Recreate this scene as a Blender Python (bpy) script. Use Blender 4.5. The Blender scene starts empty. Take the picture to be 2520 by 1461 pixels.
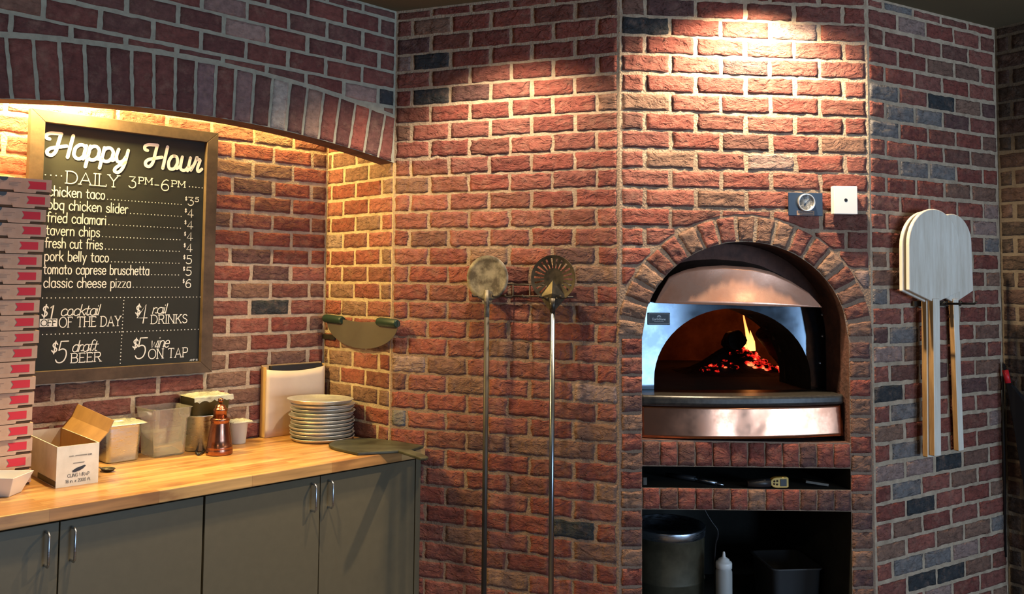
import bpy, math, random
from mathutils import Vector, Matrix, noise
PI = math.pi
SC = bpy.context.scene
COL = SC.collection
rnd = random.Random(7)

# ------------------------------------------------------------------ camera
EYE = 1.616
PITCH, ROLL = math.radians(3.4336), math.radians(0.5005)
cam_d = bpy.data.cameras.new('camera')
cam_d.sensor_fit = 'HORIZONTAL'; cam_d.sensor_width = 36.0
cam_d.lens = 2152.26 / 2520 * 36.0
cam_d.shift_x = 0.0; cam_d.shift_y = -(730.5 - 564.5) / 2520
cam_d.clip_start = 0.05; cam_d.clip_end = 60
cam = bpy.data.objects.new('camera', cam_d); COL.objects.link(cam)
cp, sp, cr, sr = math.cos(PITCH), math.sin(PITCH), math.cos(ROLL), math.sin(ROLL)
fw = Vector((0, cp, sp)); up0 = Vector((0, -sp, cp)); r0 = Vector((1, 0, 0))
rt = cr * r0 + sr * up0; up = -sr * r0 + cr * up0
M = Matrix.Identity(4)
for i in range(3):
    M[i][0], M[i][1], M[i][2] = rt[i], up[i], -fw[i]
M[2][3] = EYE
cam.matrix_world = M
SC.camera = cam
SC.view_settings.view_transform = 'Standard'; SC.view_settings.look = 'None'
SC.view_settings.gamma = 1.0; SC.view_settings.use_curve_mapping = False
SC.view_settings.exposure = 0.25

# ------------------------------------------------------------------ world and light
W = bpy.data.worlds.new('world'); SC.world = W; W.use_nodes = True
bg = W.node_tree.nodes['Background']
bg.inputs[0].default_value = (0.80, 0.85, 1.0, 1); bg.inputs[1].default_value = 0.055

# wall frames: x runs along the wall, y into the wall, z up
FR = {'A': ((-1.53273, 2.85160), 45.1346), 'B': ((-0.52696, 3.86211), -21.2161), 'C': ((0.42963, 3.49077), 5.7049),
      'D': ((1.47458, 3.59516), 29.4715), 'E': ((2.25360, 4.03539), -55.0)}
LEN = {'A': 1.4257, 'B': 1.0261, 'C': 1.0502, 'D': 0.8948, 'E': 1.6}
CEIL = 2.8235; K0 = 2.7767; CH = 0.078
def frame(w, s=0, off=0, z=0, rz=0):
    (ox, oy), a = FR[w]
    return Matrix.Translation((ox, oy, 0)) @ Matrix.Rotation(math.radians(a), 4, 'Z') @ Matrix.Translation((s, -off, z)) @ Matrix.Rotation(rz, 4, 'Z')
def wpt(w, s, off, z):
    return frame(w) @ Vector((s, -off, z))

def light(name, kind, loc, power, color, aim=None, **kw):
    d = bpy.data.lights.new(name, kind); d.energy = power; d.color = color
    for k, v in kw.items(): setattr(d, k, v)
    o = bpy.data.objects.new(name, d); COL.objects.link(o); o.location = loc
    if aim is not None:
        o.rotation_euler = (Vector(aim) - Vector(loc)).to_track_quat('-Z', 'Y').to_euler()
    return o
WARM = (1.0, 0.77, 0.50)
# recessed ceiling downlights that graze the brick
p = wpt('C', 0.55, 0.235, 2.805)
light('downlight_oven', 'SPOT', p, 145, WARM, (p.x, p.y, 0), spot_size=math.radians(150), spot_blend=0.6, shadow_soft_size=0.035)
p = wpt('B', 0.60, 0.43, 2.805)
light('downlight_tools', 'SPOT', p, 82, WARM, (p.x, p.y, 0), spot_size=math.radians(122), spot_blend=0.5, shadow_soft_size=0.03)
# downlight in the ceiling over the front of the counter
p = wpt('A', 0.30, 0.62, 2.805)
light('downlight_counter', 'SPOT', p, 135, WARM, (p.x, p.y, 0), spot_size=math.radians(64), spot_blend=0.45, shadow_soft_size=0.04)
# lamps hidden behind the brick arch, close to the niche wall
YEL = (1.0, 0.71, 0.22)
for s_, e_ in ((0.05, 46.0), (0.24, 46.0)):
    light('arch_lamp', 'POINT', wpt('A', s_, -0.435, 2.335), e_, YEL, shadow_soft_size=0.025)
o = light('arch_strip', 'AREA', (0, 0, 0), 14, YEL, shape='RECTANGLE', size=1.7, size_y=0.03)
o.matrix_world = frame('A', 0.50, -0.445, 2.40) @ Matrix.Rotation(math.radians(12), 4, 'X')
# daylight from the shop windows on the far side of the room
for x0, wd_, e_ in ((3.2, 0.6, 50), (6.6, 2.2, 205), (9.4, 1.6, 70)):
    light('daylight_window', 'AREA', (x0, -3.3, 1.06), e_, (0.50, 0.72, 1.0), (x0 - 1.6, 1.5, 1.5), shape='RECTANGLE', size=wd_, size_y=2.1)
# unseen lamps; the first is added to put the hot spot on the hood
light('unseen_lamp', 'POINT', (2.28, 1.07, 2.66), 14, (1.0, 0.80, 0.55), shadow_soft_size=0.09)
light('unseen_lamp', 'POINT', (-1.0, 0.2, 2.6), 11, (1.0, 0.78, 0.52), shadow_soft_size=0.1)

# ------------------------------------------------------------------ materials
def nd(nt, t, **kw):
    n = nt.nodes.new(t)
    for k, v in kw.items(): setattr(n, k, v)
    return n
def mat(name, base, rough=0.6, metal=0.0, alt=None, vs=12.0, stretch=(1, 1, 1), bump=0.0, bs=60.0, bd=0.004, emit=None, es=0.0, alpha=None,
        trans=0.0, attr=False, rough2=None, lo=0.35, hi=0.65, detail=6.0, coat=0.0, ior=1.45):
    m = bpy.data.materials.new(name); m.use_nodes = True; nt = m.node_tree
    b = nt.nodes['Principled BSDF']
    b.inputs['Roughness'].default_value = rough; b.inputs['Metallic'].default_value = metal
    b.inputs['Base Color'].default_value = (*base, 1); b.inputs['IOR'].default_value = ior
    if coat: b.inputs['Coat Weight'].default_value = coat; b.inputs['Coat Roughness'].default_value = 0.15
    if trans: b.inputs['Transmission Weight'].default_value = trans
    if alpha is not None: b.inputs['Alpha'].default_value = alpha
    tc = nd(nt, 'ShaderNodeTexCoord'); mp = nd(nt, 'ShaderNodeMapping'); mp.inputs['Scale'].default_value = stretch
    nt.links.new(tc.outputs['Object'], mp.inputs[0])
    if alt or rough2 is not None:
        no = nd(nt, 'ShaderNodeTexNoise'); no.inputs['Scale'].default_value = vs; no.inputs['Detail'].default_value = detail; no.inputs['Roughness'].default_value = 0.62
        nt.links.new(mp.outputs[0], no.inputs['Vector'])
        r = nd(nt, 'ShaderNodeMapRange'); r.inputs[1].default_value = lo; r.inputs[2].default_value = hi
        nt.links.new(no.outputs[0], r.inputs[0])
        if rough2 is not None:
            q = nd(nt, 'ShaderNodeMapRange'); q.inputs[3].default_value = rough; q.inputs[4].default_value = rough2
            nt.links.new(r.outputs[0], q.inputs[0]); nt.links.new(q.outputs[0], b.inputs['Roughness'])
    if alt:
        mx = nd(nt, 'ShaderNodeMix', data_type='RGBA'); mx.inputs[6].default_value = (*base, 1); mx.inputs[7].default_value = (*alt, 1)
        nt.links.new(r.outputs[0], mx.inputs[0]); nt.links.new(mx.outputs[2], b.inputs['Base Color'])
    if bump:
        n2 = nd(nt, 'ShaderNodeTexNoise'); n2.inputs['Scale'].default_value = bs; n2.inputs['Detail'].default_value = 5
        nt.links.new(mp.outputs[0], n2.inputs['Vector'])
        bp = nd(nt, 'ShaderNodeBump'); bp.inputs['Strength'].default_value = bump; bp.inputs['Distance'].default_value = bd
        nt.links.new(n2.outputs[0], bp.inputs['Height']); nt.links.new(bp.outputs[0], b.inputs['Normal'])
    if emit: b.inputs['Emission Color'].default_value = (*emit, 1); b.inputs['Emission Strength'].default_value = es
    return m

def brick_mat(name, relief):
    m = bpy.data.materials.new(name); m.use_nodes = True; nt = m.node_tree; L = nt.links.new
    b = nt.nodes['Principled BSDF']; b.inputs['Roughness'].default_value = 0.88
    at = nd(nt, 'ShaderNodeAttribute', attribute_name='tint')
    tc = nd(nt, 'ShaderNodeTexCoord')
    n1 = nd(nt, 'ShaderNodeTexNoise'); n1.inputs['Scale'].default_value = 38; n1.inputs['Detail'].default_value = 7; n1.inputs['Roughness'].default_value = 0.7
    L(tc.outputs['Object'], n1.inputs['Vector'])
    r = nd(nt, 'ShaderNodeMapRange'); r.inputs[1].default_value = 0.3; r.inputs[2].default_value = 0.7; r.inputs[3].default_value = 0.62; r.inputs[4].default_value = 1.28
    L(n1.outputs[0], r.inputs[0])
    mu = nd(nt, 'ShaderNodeVectorMath', operation='SCALE'); L(at.outputs['Color'], mu.inputs[0]); L(r.outputs[0], mu.inputs['Scale'])
    # lime film left on the faces in blotches
    n3 = nd(nt, 'ShaderNodeTexNoise'); n3.inputs['Scale'].default_value = 17; n3.inputs['Detail'].default_value = 8; n3.inputs['Roughness'].default_value = 0.75
    L(tc.outputs['Object'], n3.inputs['Vector'])
    r3 = nd(nt, 'ShaderNodeMapRange'); r3.inputs[1].default_value = 0.50; r3.inputs[2].default_value = 0.74; r3.inputs[4].default_value = 0.55
    L(n3.outputs[0], r3.inputs[0])
    mx = nd(nt, 'ShaderNodeMix', data_type='RGBA'); L(r3.outputs[0], mx.inputs[0]); L(mu.outputs[0], mx.inputs[6]); mx.inputs[7].default_value = (0.33, 0.20, 0.145, 1)
    L(mx.outputs[2], b.inputs['Base Color'])
    # folds, ledges and pits of the hand-thrown face
    def noi(sc, scale, det, dist=0.0, rough=0.55):
        mp = nd(nt, 'ShaderNodeMapping'); mp.inputs['Scale'].default_value = sc; L(tc.outputs['Object'], mp.inputs[0])
        w = nd(nt, 'ShaderNodeTexNoise'); w.inputs['Scale'].default_value = scale; w.inputs['Detail'].default_value = det; w.inputs['Distortion'].default_value = dist; w.inputs['Roughness'].default_value = rough
        L(mp.outputs[0], w.inputs['Vector']); return w.outputs[0]
    def stepn(src, lo, hi, amt):
        q = nd(nt, 'ShaderNodeMapRange'); q.interpolation_type = 'SMOOTHSTEP'; q.inputs[1].default_value = lo; q.inputs[2].default_value = hi; q.inputs[4].default_value = amt
        L(src, q.inputs[0]); return q.outputs[0]
    def scl(src, k):
        q = nd(nt, 'ShaderNodeMath', operation='MULTIPLY'); L(src, q.inputs[0]); q.inputs[1].default_value = k; return q.outputs[0]
    parts = [stepn(noi((24, 24, 62), 1.0, 4, 0.6), 0.30, 0.43, 1.0), stepn(noi((34, 34, 70), 1.0, 3, 0.3), 0.62, 0.70, 0.5), stepn(noi((15, 15, 26), 1.0, 5, 0.8), 0.42, 0.58, 0.9), scl(noi((50, 50, 80), 1.0, 6, 0.0, 0.7), 1.3), scl(noi((17, 17, 30), 1.0, 3), 1.5)]
    acc = parts[0]
    for q in parts[1:]:
        ad = nd(nt, 'ShaderNodeMath', operation='ADD'); L(acc, ad.inputs[0]); L(q, ad.inputs[1]); acc = ad.outputs[0]
    hs3 = ad
    bp = nd(nt, 'ShaderNodeBump'); bp.inputs['Strength'].default_value = 1.0; bp.inputs['Distance'].default_value = 0.0056 * relief
    L(hs3.outputs[0], bp.inputs['Height']); L(bp.outputs[0], b.inputs['Normal'])
    return m

MT = {}
MT['brick'] = brick_mat('rough_brick', 1.0)
MT['brick_smooth'] = brick_mat('smooth_brick', 0.28)
MT['mortar'] = mat('lime_mortar', (0.54, 0.42, 0.30), 0.95, alt=(0.35, 0.265, 0.185), vs=22, bump=0.9, bs=120, bd=0.006)
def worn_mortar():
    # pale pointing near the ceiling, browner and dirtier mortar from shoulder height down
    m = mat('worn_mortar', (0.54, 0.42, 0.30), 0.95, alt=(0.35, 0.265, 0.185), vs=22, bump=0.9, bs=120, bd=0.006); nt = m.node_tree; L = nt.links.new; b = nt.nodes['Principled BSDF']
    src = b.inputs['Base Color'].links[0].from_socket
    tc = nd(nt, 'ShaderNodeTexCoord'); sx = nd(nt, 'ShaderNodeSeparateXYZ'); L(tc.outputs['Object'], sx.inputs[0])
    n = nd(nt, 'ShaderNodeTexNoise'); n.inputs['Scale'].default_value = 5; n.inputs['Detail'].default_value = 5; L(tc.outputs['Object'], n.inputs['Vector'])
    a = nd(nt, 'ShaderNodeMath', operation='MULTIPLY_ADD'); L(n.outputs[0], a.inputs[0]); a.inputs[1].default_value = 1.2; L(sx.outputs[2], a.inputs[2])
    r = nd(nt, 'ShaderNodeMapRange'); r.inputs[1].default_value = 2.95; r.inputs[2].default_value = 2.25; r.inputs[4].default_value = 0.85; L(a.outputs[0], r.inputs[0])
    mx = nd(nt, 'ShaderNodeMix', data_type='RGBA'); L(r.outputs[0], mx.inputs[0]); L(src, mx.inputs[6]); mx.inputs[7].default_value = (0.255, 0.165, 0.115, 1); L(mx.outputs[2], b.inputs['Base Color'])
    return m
MT['mortar_worn'] = worn_mortar()
MT['mortar_grey'] = mat('grey_mortar', (0.40, 0.385, 0.30), 0.95, alt=(0.30, 0.285, 0.225), vs=30, bump=0.5, bs=140, bd=0.003)
MT['mortar_shade'] = mat('shade_dark_mortar', (0.20, 0.16, 0.11), 0.95, alt=(0.14, 0.11, 0.08), vs=22, bump=0.8, bs=120, bd=0.005)  # mortar darkened to stand for the shade on the far right wall
MT['ceiling'] = mat('olive_plaster', (0.16, 0.135, 0.075), 0.9, bump=0.2, bs=200, bd=0.001)
MT['floor'] = mat('brown_floor', (0.10, 0.07, 0.05), 0.5, alt=(0.07, 0.05, 0.035), vs=6)
MT['plaster'] = mat('dark_plaster', (0.16, 0.14, 0.12), 0.9)
MT['soot'] = mat('sooty_firebrick', (0.055, 0.04, 0.03), 0.95, alt=(0.025, 0.018, 0.014), vs=14, bump=0.8, bs=40, bd=0.006)
MT['dome'] = mat('dome_refractory', (0.22, 0.11, 0.06), 0.95, alt=(0.10, 0.05, 0.03), vs=9, bump=0.5, bs=25, bd=0.01)
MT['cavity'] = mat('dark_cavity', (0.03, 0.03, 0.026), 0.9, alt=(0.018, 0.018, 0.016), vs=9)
MT['dark_brick'] = mat('soffit_brick', (0.16, 0.07, 0.05), 0.9, alt=(0.09, 0.045, 0.035), vs=18, bump=0.8, bs=50, bd=0.006)

# ------------------------------------------------------------------ mesh helpers
class MB:
    def __init__(s): s.v = []; s.f = []; s.m = []; s.sm = []; s.c = []
    def add(s, verts, faces, m=0, smooth=False, col=None):
        o = len(s.v); s.v += [tuple(v) for v in verts]
        s.c += [col or (0.5, 0.5, 0.5)] * len(verts)
        for f in faces: s.f.append(tuple(i + o for i in f)); s.m.append(m); s.sm.append(smooth)
        return s
    def box(s, x0, x1, y0, y1, z0, z1, m=0, mx=None):
        vs = [(x0, y0, z0), (x1, y0, z0), (x1, y1, z0), (x0, y1, z0), (x0, y0, z1), (x1, y0, z1), (x1, y1, z1), (x0, y1, z1)]
        if mx: vs = [tuple(mx @ Vector(v)) for v in vs]
        return s.add(vs, [(0, 3, 2, 1), (4, 5, 6, 7), (0, 1, 5, 4), (1, 2, 6, 5), (2, 3, 7, 6), (3, 0, 4, 7)], m)
    def tube(s, pts, r, n=10, m=0, caps=True, flat=1.0):
        P = [Vector(p) for p in pts]; R = r if isinstance(r, (list, tuple)) else [r] * len(P)
        vs = []; fs = []; prev = None
        for i, p in enumerate(P):
            t = (P[min(i + 1, len(P) - 1)] - P[max(i - 1, 0)]).normalized()
            a = prev - t * prev.dot(t) if prev is not None else (Vector((0, 0, 1)).cross(t) if abs(t.z) < 0.9 else Vector((1, 0, 0)) - t * t.x)
            a.normalize(); prev = a; b = t.cross(a)
            for k in range(n):
                an = 2 * PI * k / n; vs.append(p + a * (math.cos(an) * R[i]) + b * (math.sin(an) * R[i] * flat))
        for i in range(len(P) - 1):
            for k in range(n):
                fs.append((i * n + k, i * n + (k + 1) % n, (i + 1) * n + (k + 1) % n, (i + 1) * n + k))
        s.add(vs, fs, m, True)
        if caps:
            o = len(s.v) - len(vs)
            s.f.append(tuple(o + k for k in reversed(range(n)))); s.m.append(m); s.sm.append(False)
            s.f.append(tuple(o + (len(P) - 1) * n + k for k in range(n))); s.m.append(m); s.sm.append(False)
        return s
    def lathe(s, prof, n=32, m=0, axis=None, smooth=True, sx=1.0, sy=1.0):
        vs = []; fs = []
        for (r, z) in prof:
            for k in range(n):
                an = 2 * PI * k / n; vs.append((math.cos(an) * r * sx, math.sin(an) * r * sy, z))
        for i in range(len(prof) - 1):
            for k in range(n):
                fs.append((i * n + k, i * n + (k + 1) % n, (i + 1) * n + (k + 1) % n, (i + 1) * n + k))
        if prof[0][0] > 1e-6: fs.append(tuple(reversed(range(n))))
        if prof[-1][0] > 1e-6: fs.append(tuple((len(prof) - 1) * n + k for k in range(n)))
        if axis: vs = [tuple(axis @ Vector(v)) for v in vs]
        return s.add(vs, fs, m, smooth)
    def prism(s, poly, h0, h1, m=0, mx=None, smooth=False):
        n = len(poly)
        vs = [(x, y, h0) for x, y in poly] + [(x, y, h1) for x, y in poly]
        fs = [tuple(reversed(range(n))), tuple(range(n, 2 * n))] + [(i, (i + 1) % n, n + (i + 1) % n, n + i) for i in range(n)]
        if mx: vs = [tuple(mx @ Vector(v)) for v in vs]
        return s.add(vs, fs, m, smooth)
def obj(name, mb, mats, parent=None, mw=None, bevel=0.0, seg=2, subd=0, auto=False):
    me = bpy.data.meshes.new(name); me.from_pydata(mb.v, [], mb.f)
    for mm in (mats if isinstance(mats, (list, tuple)) else [mats]): me.materials.append(mm)
    me.polygons.foreach_set('material_index', mb.m); me.polygons.foreach_set('use_smooth', mb.sm)
    if any(c != (0.5, 0.5, 0.5) for c in mb.c):
        at = me.color_attributes.new('tint', 'FLOAT_COLOR', 'POINT')
        fl = []
        for c in mb.c: fl += [c[0], c[1], c[2], 1.0]
        at.data.foreach_set('color', fl)
    me.update()
    o = bpy.data.objects.new(name, me); COL.objects.link(o)
    if parent: o.parent = parent
    if mw is not None: o.matrix_world = mw
    if bevel:
        bv = o.modifiers.new('bevel', 'BEVEL'); bv.width = bevel; bv.segments = seg; bv.limit_method = 'ANGLE'; bv.angle_limit = math.radians(40)
    if subd:
        sb = o.modifiers.new('subd', 'SUBSURF'); sb.levels = sb.render_levels = subd
    return o
def tag(o, label, cat, group=None, kind=None):
    o['label'] = label; o['category'] = cat
    if group: o['group'] = group
    if kind: o['kind'] = kind
    return o
def struct(o, label, cat): o['kind'] = 'structure'; o['label'] = label; o['category'] = cat; return o
def thing(name, label, cat, mw, group=None):
    o = bpy.data.objects.new(name, None); o.empty_display_size = 0.05; COL.objects.link(o); o.matrix_world = mw
    return tag(o, label, cat, group)
def plab(o, label): o['label'] = label; return o
UPR = Matrix.Rotation(PI / 2, 4, 'X')     # a prism drawn in x, z and extruded along -y

# ------------------------------------------------------------------ brickwork
RED = [(0.245, 0.062, 0.045), (0.275, 0.075, 0.055), (0.21, 0.055, 0.042), (0.26, 0.088, 0.068), (0.20, 0.066, 0.048), (0.30, 0.095, 0.070), (0.235, 0.075, 0.058)]
BRN = [(0.22, 0.115, 0.08), (0.20, 0.10, 0.072), (0.26, 0.145, 0.10)]
DRK = [(0.13, 0.06, 0.055), (0.16, 0.065, 0.05)]
CHAR = [(0.035, 0.040, 0.045)]; GREY = [(0.20, 0.185, 0.18)]; PALE = [(0.33, 0.22, 0.19)]
def pick(mix):
    x = rnd.random()
    for pal, pr in mix:
        if x < pr: return rnd.choice(pal)
        x -= pr
    return rnd.choice(RED)
def nz(x, y, z=0): return noise.noise(Vector((x, y, z)))
def brick(mb, fn, col, nx=14, nz_=6, proud=0.0032, amp=0.0035, seed=0.0, back=0.004, edge=0.0036):
    """one brick face with rounded, uneven edges; fn maps u, v in 0..1 to (s, z)"""
    vs = []; idx = {}
    for j in range(-1, nz_ + 2):
        for i in range(-1, nx + 2):
            ci, cj = min(max(i, 0), nx), min(max(j, 0), nz_)
            ring = (i != ci) or (j != cj)
            s, z = fn(ci / nx, cj / nz_)
            e = (ci in (0, nx)) or (cj in (0, nz_))
            if e:
                s += edge * (nz(s * 30 + seed, z * 40, 1.7) + 0.5 * nz(s * 90, z * 90 + seed, 7.7)); z += edge * (nz(s * 26, z * 30 + seed, 5.1) + 0.5 * nz(s * 90 + seed, z * 80, 3.3))
            h = proud + amp * (0.8 * nz(s * 18 + seed, z * 32, 0.3) + 0.55 * nz(s * 46, z * 70 + seed, 2.3))
            rg = abs(nz(s * 17 + seed * 1.3, z * 36, 9.0)); h -= amp * 1.1 * max(0, 1 - rg * 9)
            h = max(h * 0.72, 0.0008) if e else max(h, 0.0014)
            vs.append((s, back if ring else -h, z)); idx[i, j] = len(vs) - 1
    fs = []
    for j in range(-1, nz_ + 1):
        for i in range(-1, nx + 1):
            corner = (i in (-1, nx)) and (j in (-1, nz_))
            if corner: continue
            fs.append((idx[i, j], idx[i + 1, j], idx[i + 1, j + 1], idx[i, j + 1]))
    mb.add(vs, fs, 1, True, col)
def courses(mb, k0, k1, s0, s1, L, ph_even, ph_odd, mix, jt=0.013, special=(), lower=None, skip=None, side=None, warp=None, amp=0.0038, proud=0.0032, nx=14, edge=0.0036, clear=0.012, vj=0.018):
    """running-bond courses k0..k1 between s0 and s1. lower(s): bricks are cut to stay above it; skip(s, z): leave out;
    side(z): (a, b) range of s kept free at height z"""
    for r in range(k0, k1):
        zt, zb = K0 - CH * r - jt / 2, K0 - CH * (r + 1) + jt / 2
        zt = min(zt, CEIL - 0.012)
        ph = ph_even if r % 2 == 0 else ph_odd
        n0 = math.floor((s0 - ph) / L) - 1
        for q in range(n0, n0 + int((s1 - s0) / L) + 4):
            a, b = ph + q * L, ph + (q + 1) * L
            ja = vj * (0.75 + 0.5 * rnd.random())
            a, b = max(a + ja / 2, s0 + clear), min(b - ja / 2, s1 - clear)
            pieces = [(a, b)]
            if side:
                lo, hi = side((zt + zb) / 2, zt, zb)
                if lo is not None:
                    pieces = [(a, min(b, lo)), (max(a, hi), b)]
            for (a2, b2) in pieces:
                if b2 - a2 < 0.02: continue
                sm, zm = (a2 + b2) / 2, (zt + zb) / 2
                if skip and skip(sm, zm): continue
                col = pick(mix)
                for (ps, pz, pc) in special:
                    if a2 - 0.006 <= ps <= b2 + 0.006 and zb - 0.006 <= pz <= zt + 0.006: col = rnd.choice(pc)
                dz = rnd.uniform(-0.002, 0.002)
                runs = [(a2, b2)]
                if lower:
                    # keep only the stretches of the brick that stand above the arch
                    T = 24; ok = [zt - max(zb, lower(a2 + (b2 - a2) * t / T)) > 0.012 for t in range(T + 1)]; runs = []; st = None
                    for t in range(T + 2):
                        g = t <= T and ok[t]
                        if g and st is None: st = t
                        if not g and st is not None:
                            if t - 1 - st >= 3: runs.append((a2 + (b2 - a2) * st / T, a2 + (b2 - a2) * (t - 1) / T))
                            st = None
                for (a3, b3) in runs:
                    if b3 - a3 < 0.018: continue
                    def fn(u, v, a2=a3, b2=b3, zt=zt, zb=zb, dz=dz):
                        s = a2 + (b2 - a2) * u; lo_ = max(zb, lower(s)) if lower else zb
                        z = lo_ + (zt - lo_) * v + dz
                        return (s, warp(s, z) if warp else z)
                    brick(mb, fn, col, max(3, int(nx * (b3 - a3) / L)), 6, proud, amp, rnd.random() * 50, edge=edge)
def voussoirs(mb, n, pin, pout, mix, jt=0.012, t0=0.0, t1=1.0, special={}, amp=0.003, proud=0.007, edge=0.002):
    for i in range(n):
        ta, tb = t0 + (t1 - t0) * i / n, t0 + (t1 - t0) * (i + 1) / n
        (xa, za), (xb, zb) = pin(ta), pin(tb); w = math.hypot(xb - xa, zb - za); g = jt / 2 / w * (tb - ta)
        ta += g; tb -= g
        def fn(u, v):
            t = ta + (tb - ta) * u; (x0, z0), (x1, z1) = pin(t), pout(t)
            return (x0 + (x1 - x0) * v, z0 + (z1 - z0) * v)
        brick(mb, fn, special.get(i) or pick(mix), 6, 10, proud, amp, rnd.random() * 50, edge=edge)
def mortar(mb, cols, y=0.0, m=0):
    """cols: list of (s, [(z0, z1), ...]) columns with the same number of spans next to each other"""
    for (sa, A), (sb, B) in zip(cols, cols[1:]):
        if len(A) != len(B): continue
        for (a0, a1), (b0, b1) in zip(A, B):
            n = max(1, int((a1 - a0) / 0.12)); vs = []
            for j in range(n + 1):
                t = j / n; vs += [(sa, y, a0 + (a1 - a0) * t), (sb, y, b0 + (b1 - b0) * t)]
            mb.add(vs, [(2 * j, 2 * j + 1, 2 * j + 3, 2 * j + 2) for j in range(n)], m)
def lin(a, b, n): return [a + (b - a) * i / n for i in range(n + 1)]

# ---- left wall over the niche: segmental arch
SL, SR = -0.41, 1.4257
def a_in(s): return 2.226 - 0.5 * 0 - (4.9 - math.sqrt(4.9 ** 2 - (s - 0.508) ** 2))
def a_out(s): return a_in(s) + 0.203
ADK = [(0.15, 0.045, 0.038), (0.17, 0.055, 0.045), (0.125, 0.045, 0.040), (0.19, 0.06, 0.048), (0.14, 0.06, 0.052)]
MIX_A = [(ADK, 0.86), (BRN[1:2], 0.05), ([(0.24, 0.15, 0.135)], 0.07)]
w = MB()
mortar(w, [(s, [(a_in(s), CEIL)]) for s in lin(SL, SR, 60)])
mortar(w, [(s, [(a_in(SL), CEIL)]) for s in lin(-1.3, SL, 6)])
spA = [(1.376, 2.425, CHAR), (1.224, 2.428, PALE), (0.672, 2.576, PALE)]
courses(w, -1, 8, SL - 0.9, SR, 0.1815, 0.607, 0.700, MIX_A, special=spA, lower=lambda s: a_out(s) + 0.014 if s > SL - 0.03 else a_in(SL), amp=0.0012, proud=0.004, nx=8, edge=0.0026, jt=0.014)
n_v = 24
pv = lambda fnz: (lambda t: (SL + (SR - 0.012 - SL) * t, fnz(SL + (SR - 0.012 - SL) * t)))
def ain_pt(t): s = SL + (SR - 0.012 - SL) * t; return (s, a_in(s) + 0.002)
def aout_pt(t): s = SL + (SR - 0.012 - SL) * t; s2 = s + (s - 0.508) * 0.041; return (min(s2, SR - 0.004), a_out(min(s2, SR - 0.01)) - 0.006)
voussoirs(w, n_v, ain_pt, aout_pt, MIX_A, jt=0.013, amp=0.0014, proud=0.004, special={16: (0.42, 0.36, 0.31), 18: (0.30, 0.19, 0.15), 14: (0.25, 0.15, 0.14), 12: (0.22, 0.13, 0.13)}, edge=0.003)
# soffit, back of the arch and jamb
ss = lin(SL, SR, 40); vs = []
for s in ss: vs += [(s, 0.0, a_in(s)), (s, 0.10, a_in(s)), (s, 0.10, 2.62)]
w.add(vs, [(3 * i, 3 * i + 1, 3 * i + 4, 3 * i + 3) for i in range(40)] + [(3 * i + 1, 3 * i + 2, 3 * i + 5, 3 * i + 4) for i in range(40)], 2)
wl = obj('wall_left', w, [MT['mortar_grey'], MT['brick_smooth'], MT['dark_brick']], mw=frame('A'))
struct(wl, 'smooth dark red brick wall with a wide arch over the niche', 'wall')
w = MB(); mortar(w, [(s, [(0.0, a_in(SL))]) for s in lin(-1.3, SL, 6)])
courses(w, 8, 34, -1.3, SL, 0.1815, 0.607, 0.700, MIX_A, amp=0.0012, proud=0.004, nx=8, jt=0.014)
struct(obj('wall_left_pier', w, [MT['mortar_grey'], MT['brick_smooth']], mw=frame('A')), 'brick pier left of the niche', 'wall')
# ---- niche back wall and its sides
MIX_N = [(RED, 0.74), (BRN, 0.12), (DRK, 0.10)]
w = MB(); mortar(w, [(s, [(0.86, 2.62)]) for s in lin(SL, SR, 12)])
courses(w, 4, 24, SL, SR, 0.203, 0.015 + 0.203, 0.117 + 0.203 - 0.203, MIX_N, special=[(1.122, 1.498, CHAR), (0.963, 1.128, BRN)], jt=0.015, proud=0.004)
wn = obj('wall_niche_back', w, [MT['mortar'], MT['brick']], mw=frame('A', 0, -0.524)); struct(wn, 'rough brick back wall of the lit niche behind the chalkboard', 'wall')
for nm, s_, rz, lab in (('wall_niche_right', SR, -PI / 2, 'brick side of the niche carrying the half-moon knife'), ('wall_niche_left', SL, PI / 2, 'brick left side of the niche')):
    w = MB(); mortar(w, [(s, [(0.86, 2.62)]) for s in lin(0, 0.524, 4)])
    sp_ = [(0.14, 1.77, GREY), (0.02, 1.77, PALE), (0.12, 1.53, BRN), (0.1, 1.25, BRN), (0.44, 1.6, BRN)]
    courses(w, 4, 24, 0, 0.524, 0.2, 0.141, 0.239, [(RED, 0.5), (BRN, 0.42)], special=sp_, jt=0.014, clear=0.008)
    o = obj(nm, w, [MT['mortar'], MT['brick']], mw=frame('A', s_, -0.524 if rz < 0 else 0, 0, rz)); struct(o, lab, 'wall')
w = MB(); w.box(SL - 0.05, SR + 0.0, 0.09, 0.524, 2.60, 2.64); o = obj('ceiling_niche', w, MT['plaster'], mw=frame('A')); struct(o, 'dark soffit closing the niche above the arch', 'ceiling')

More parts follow.
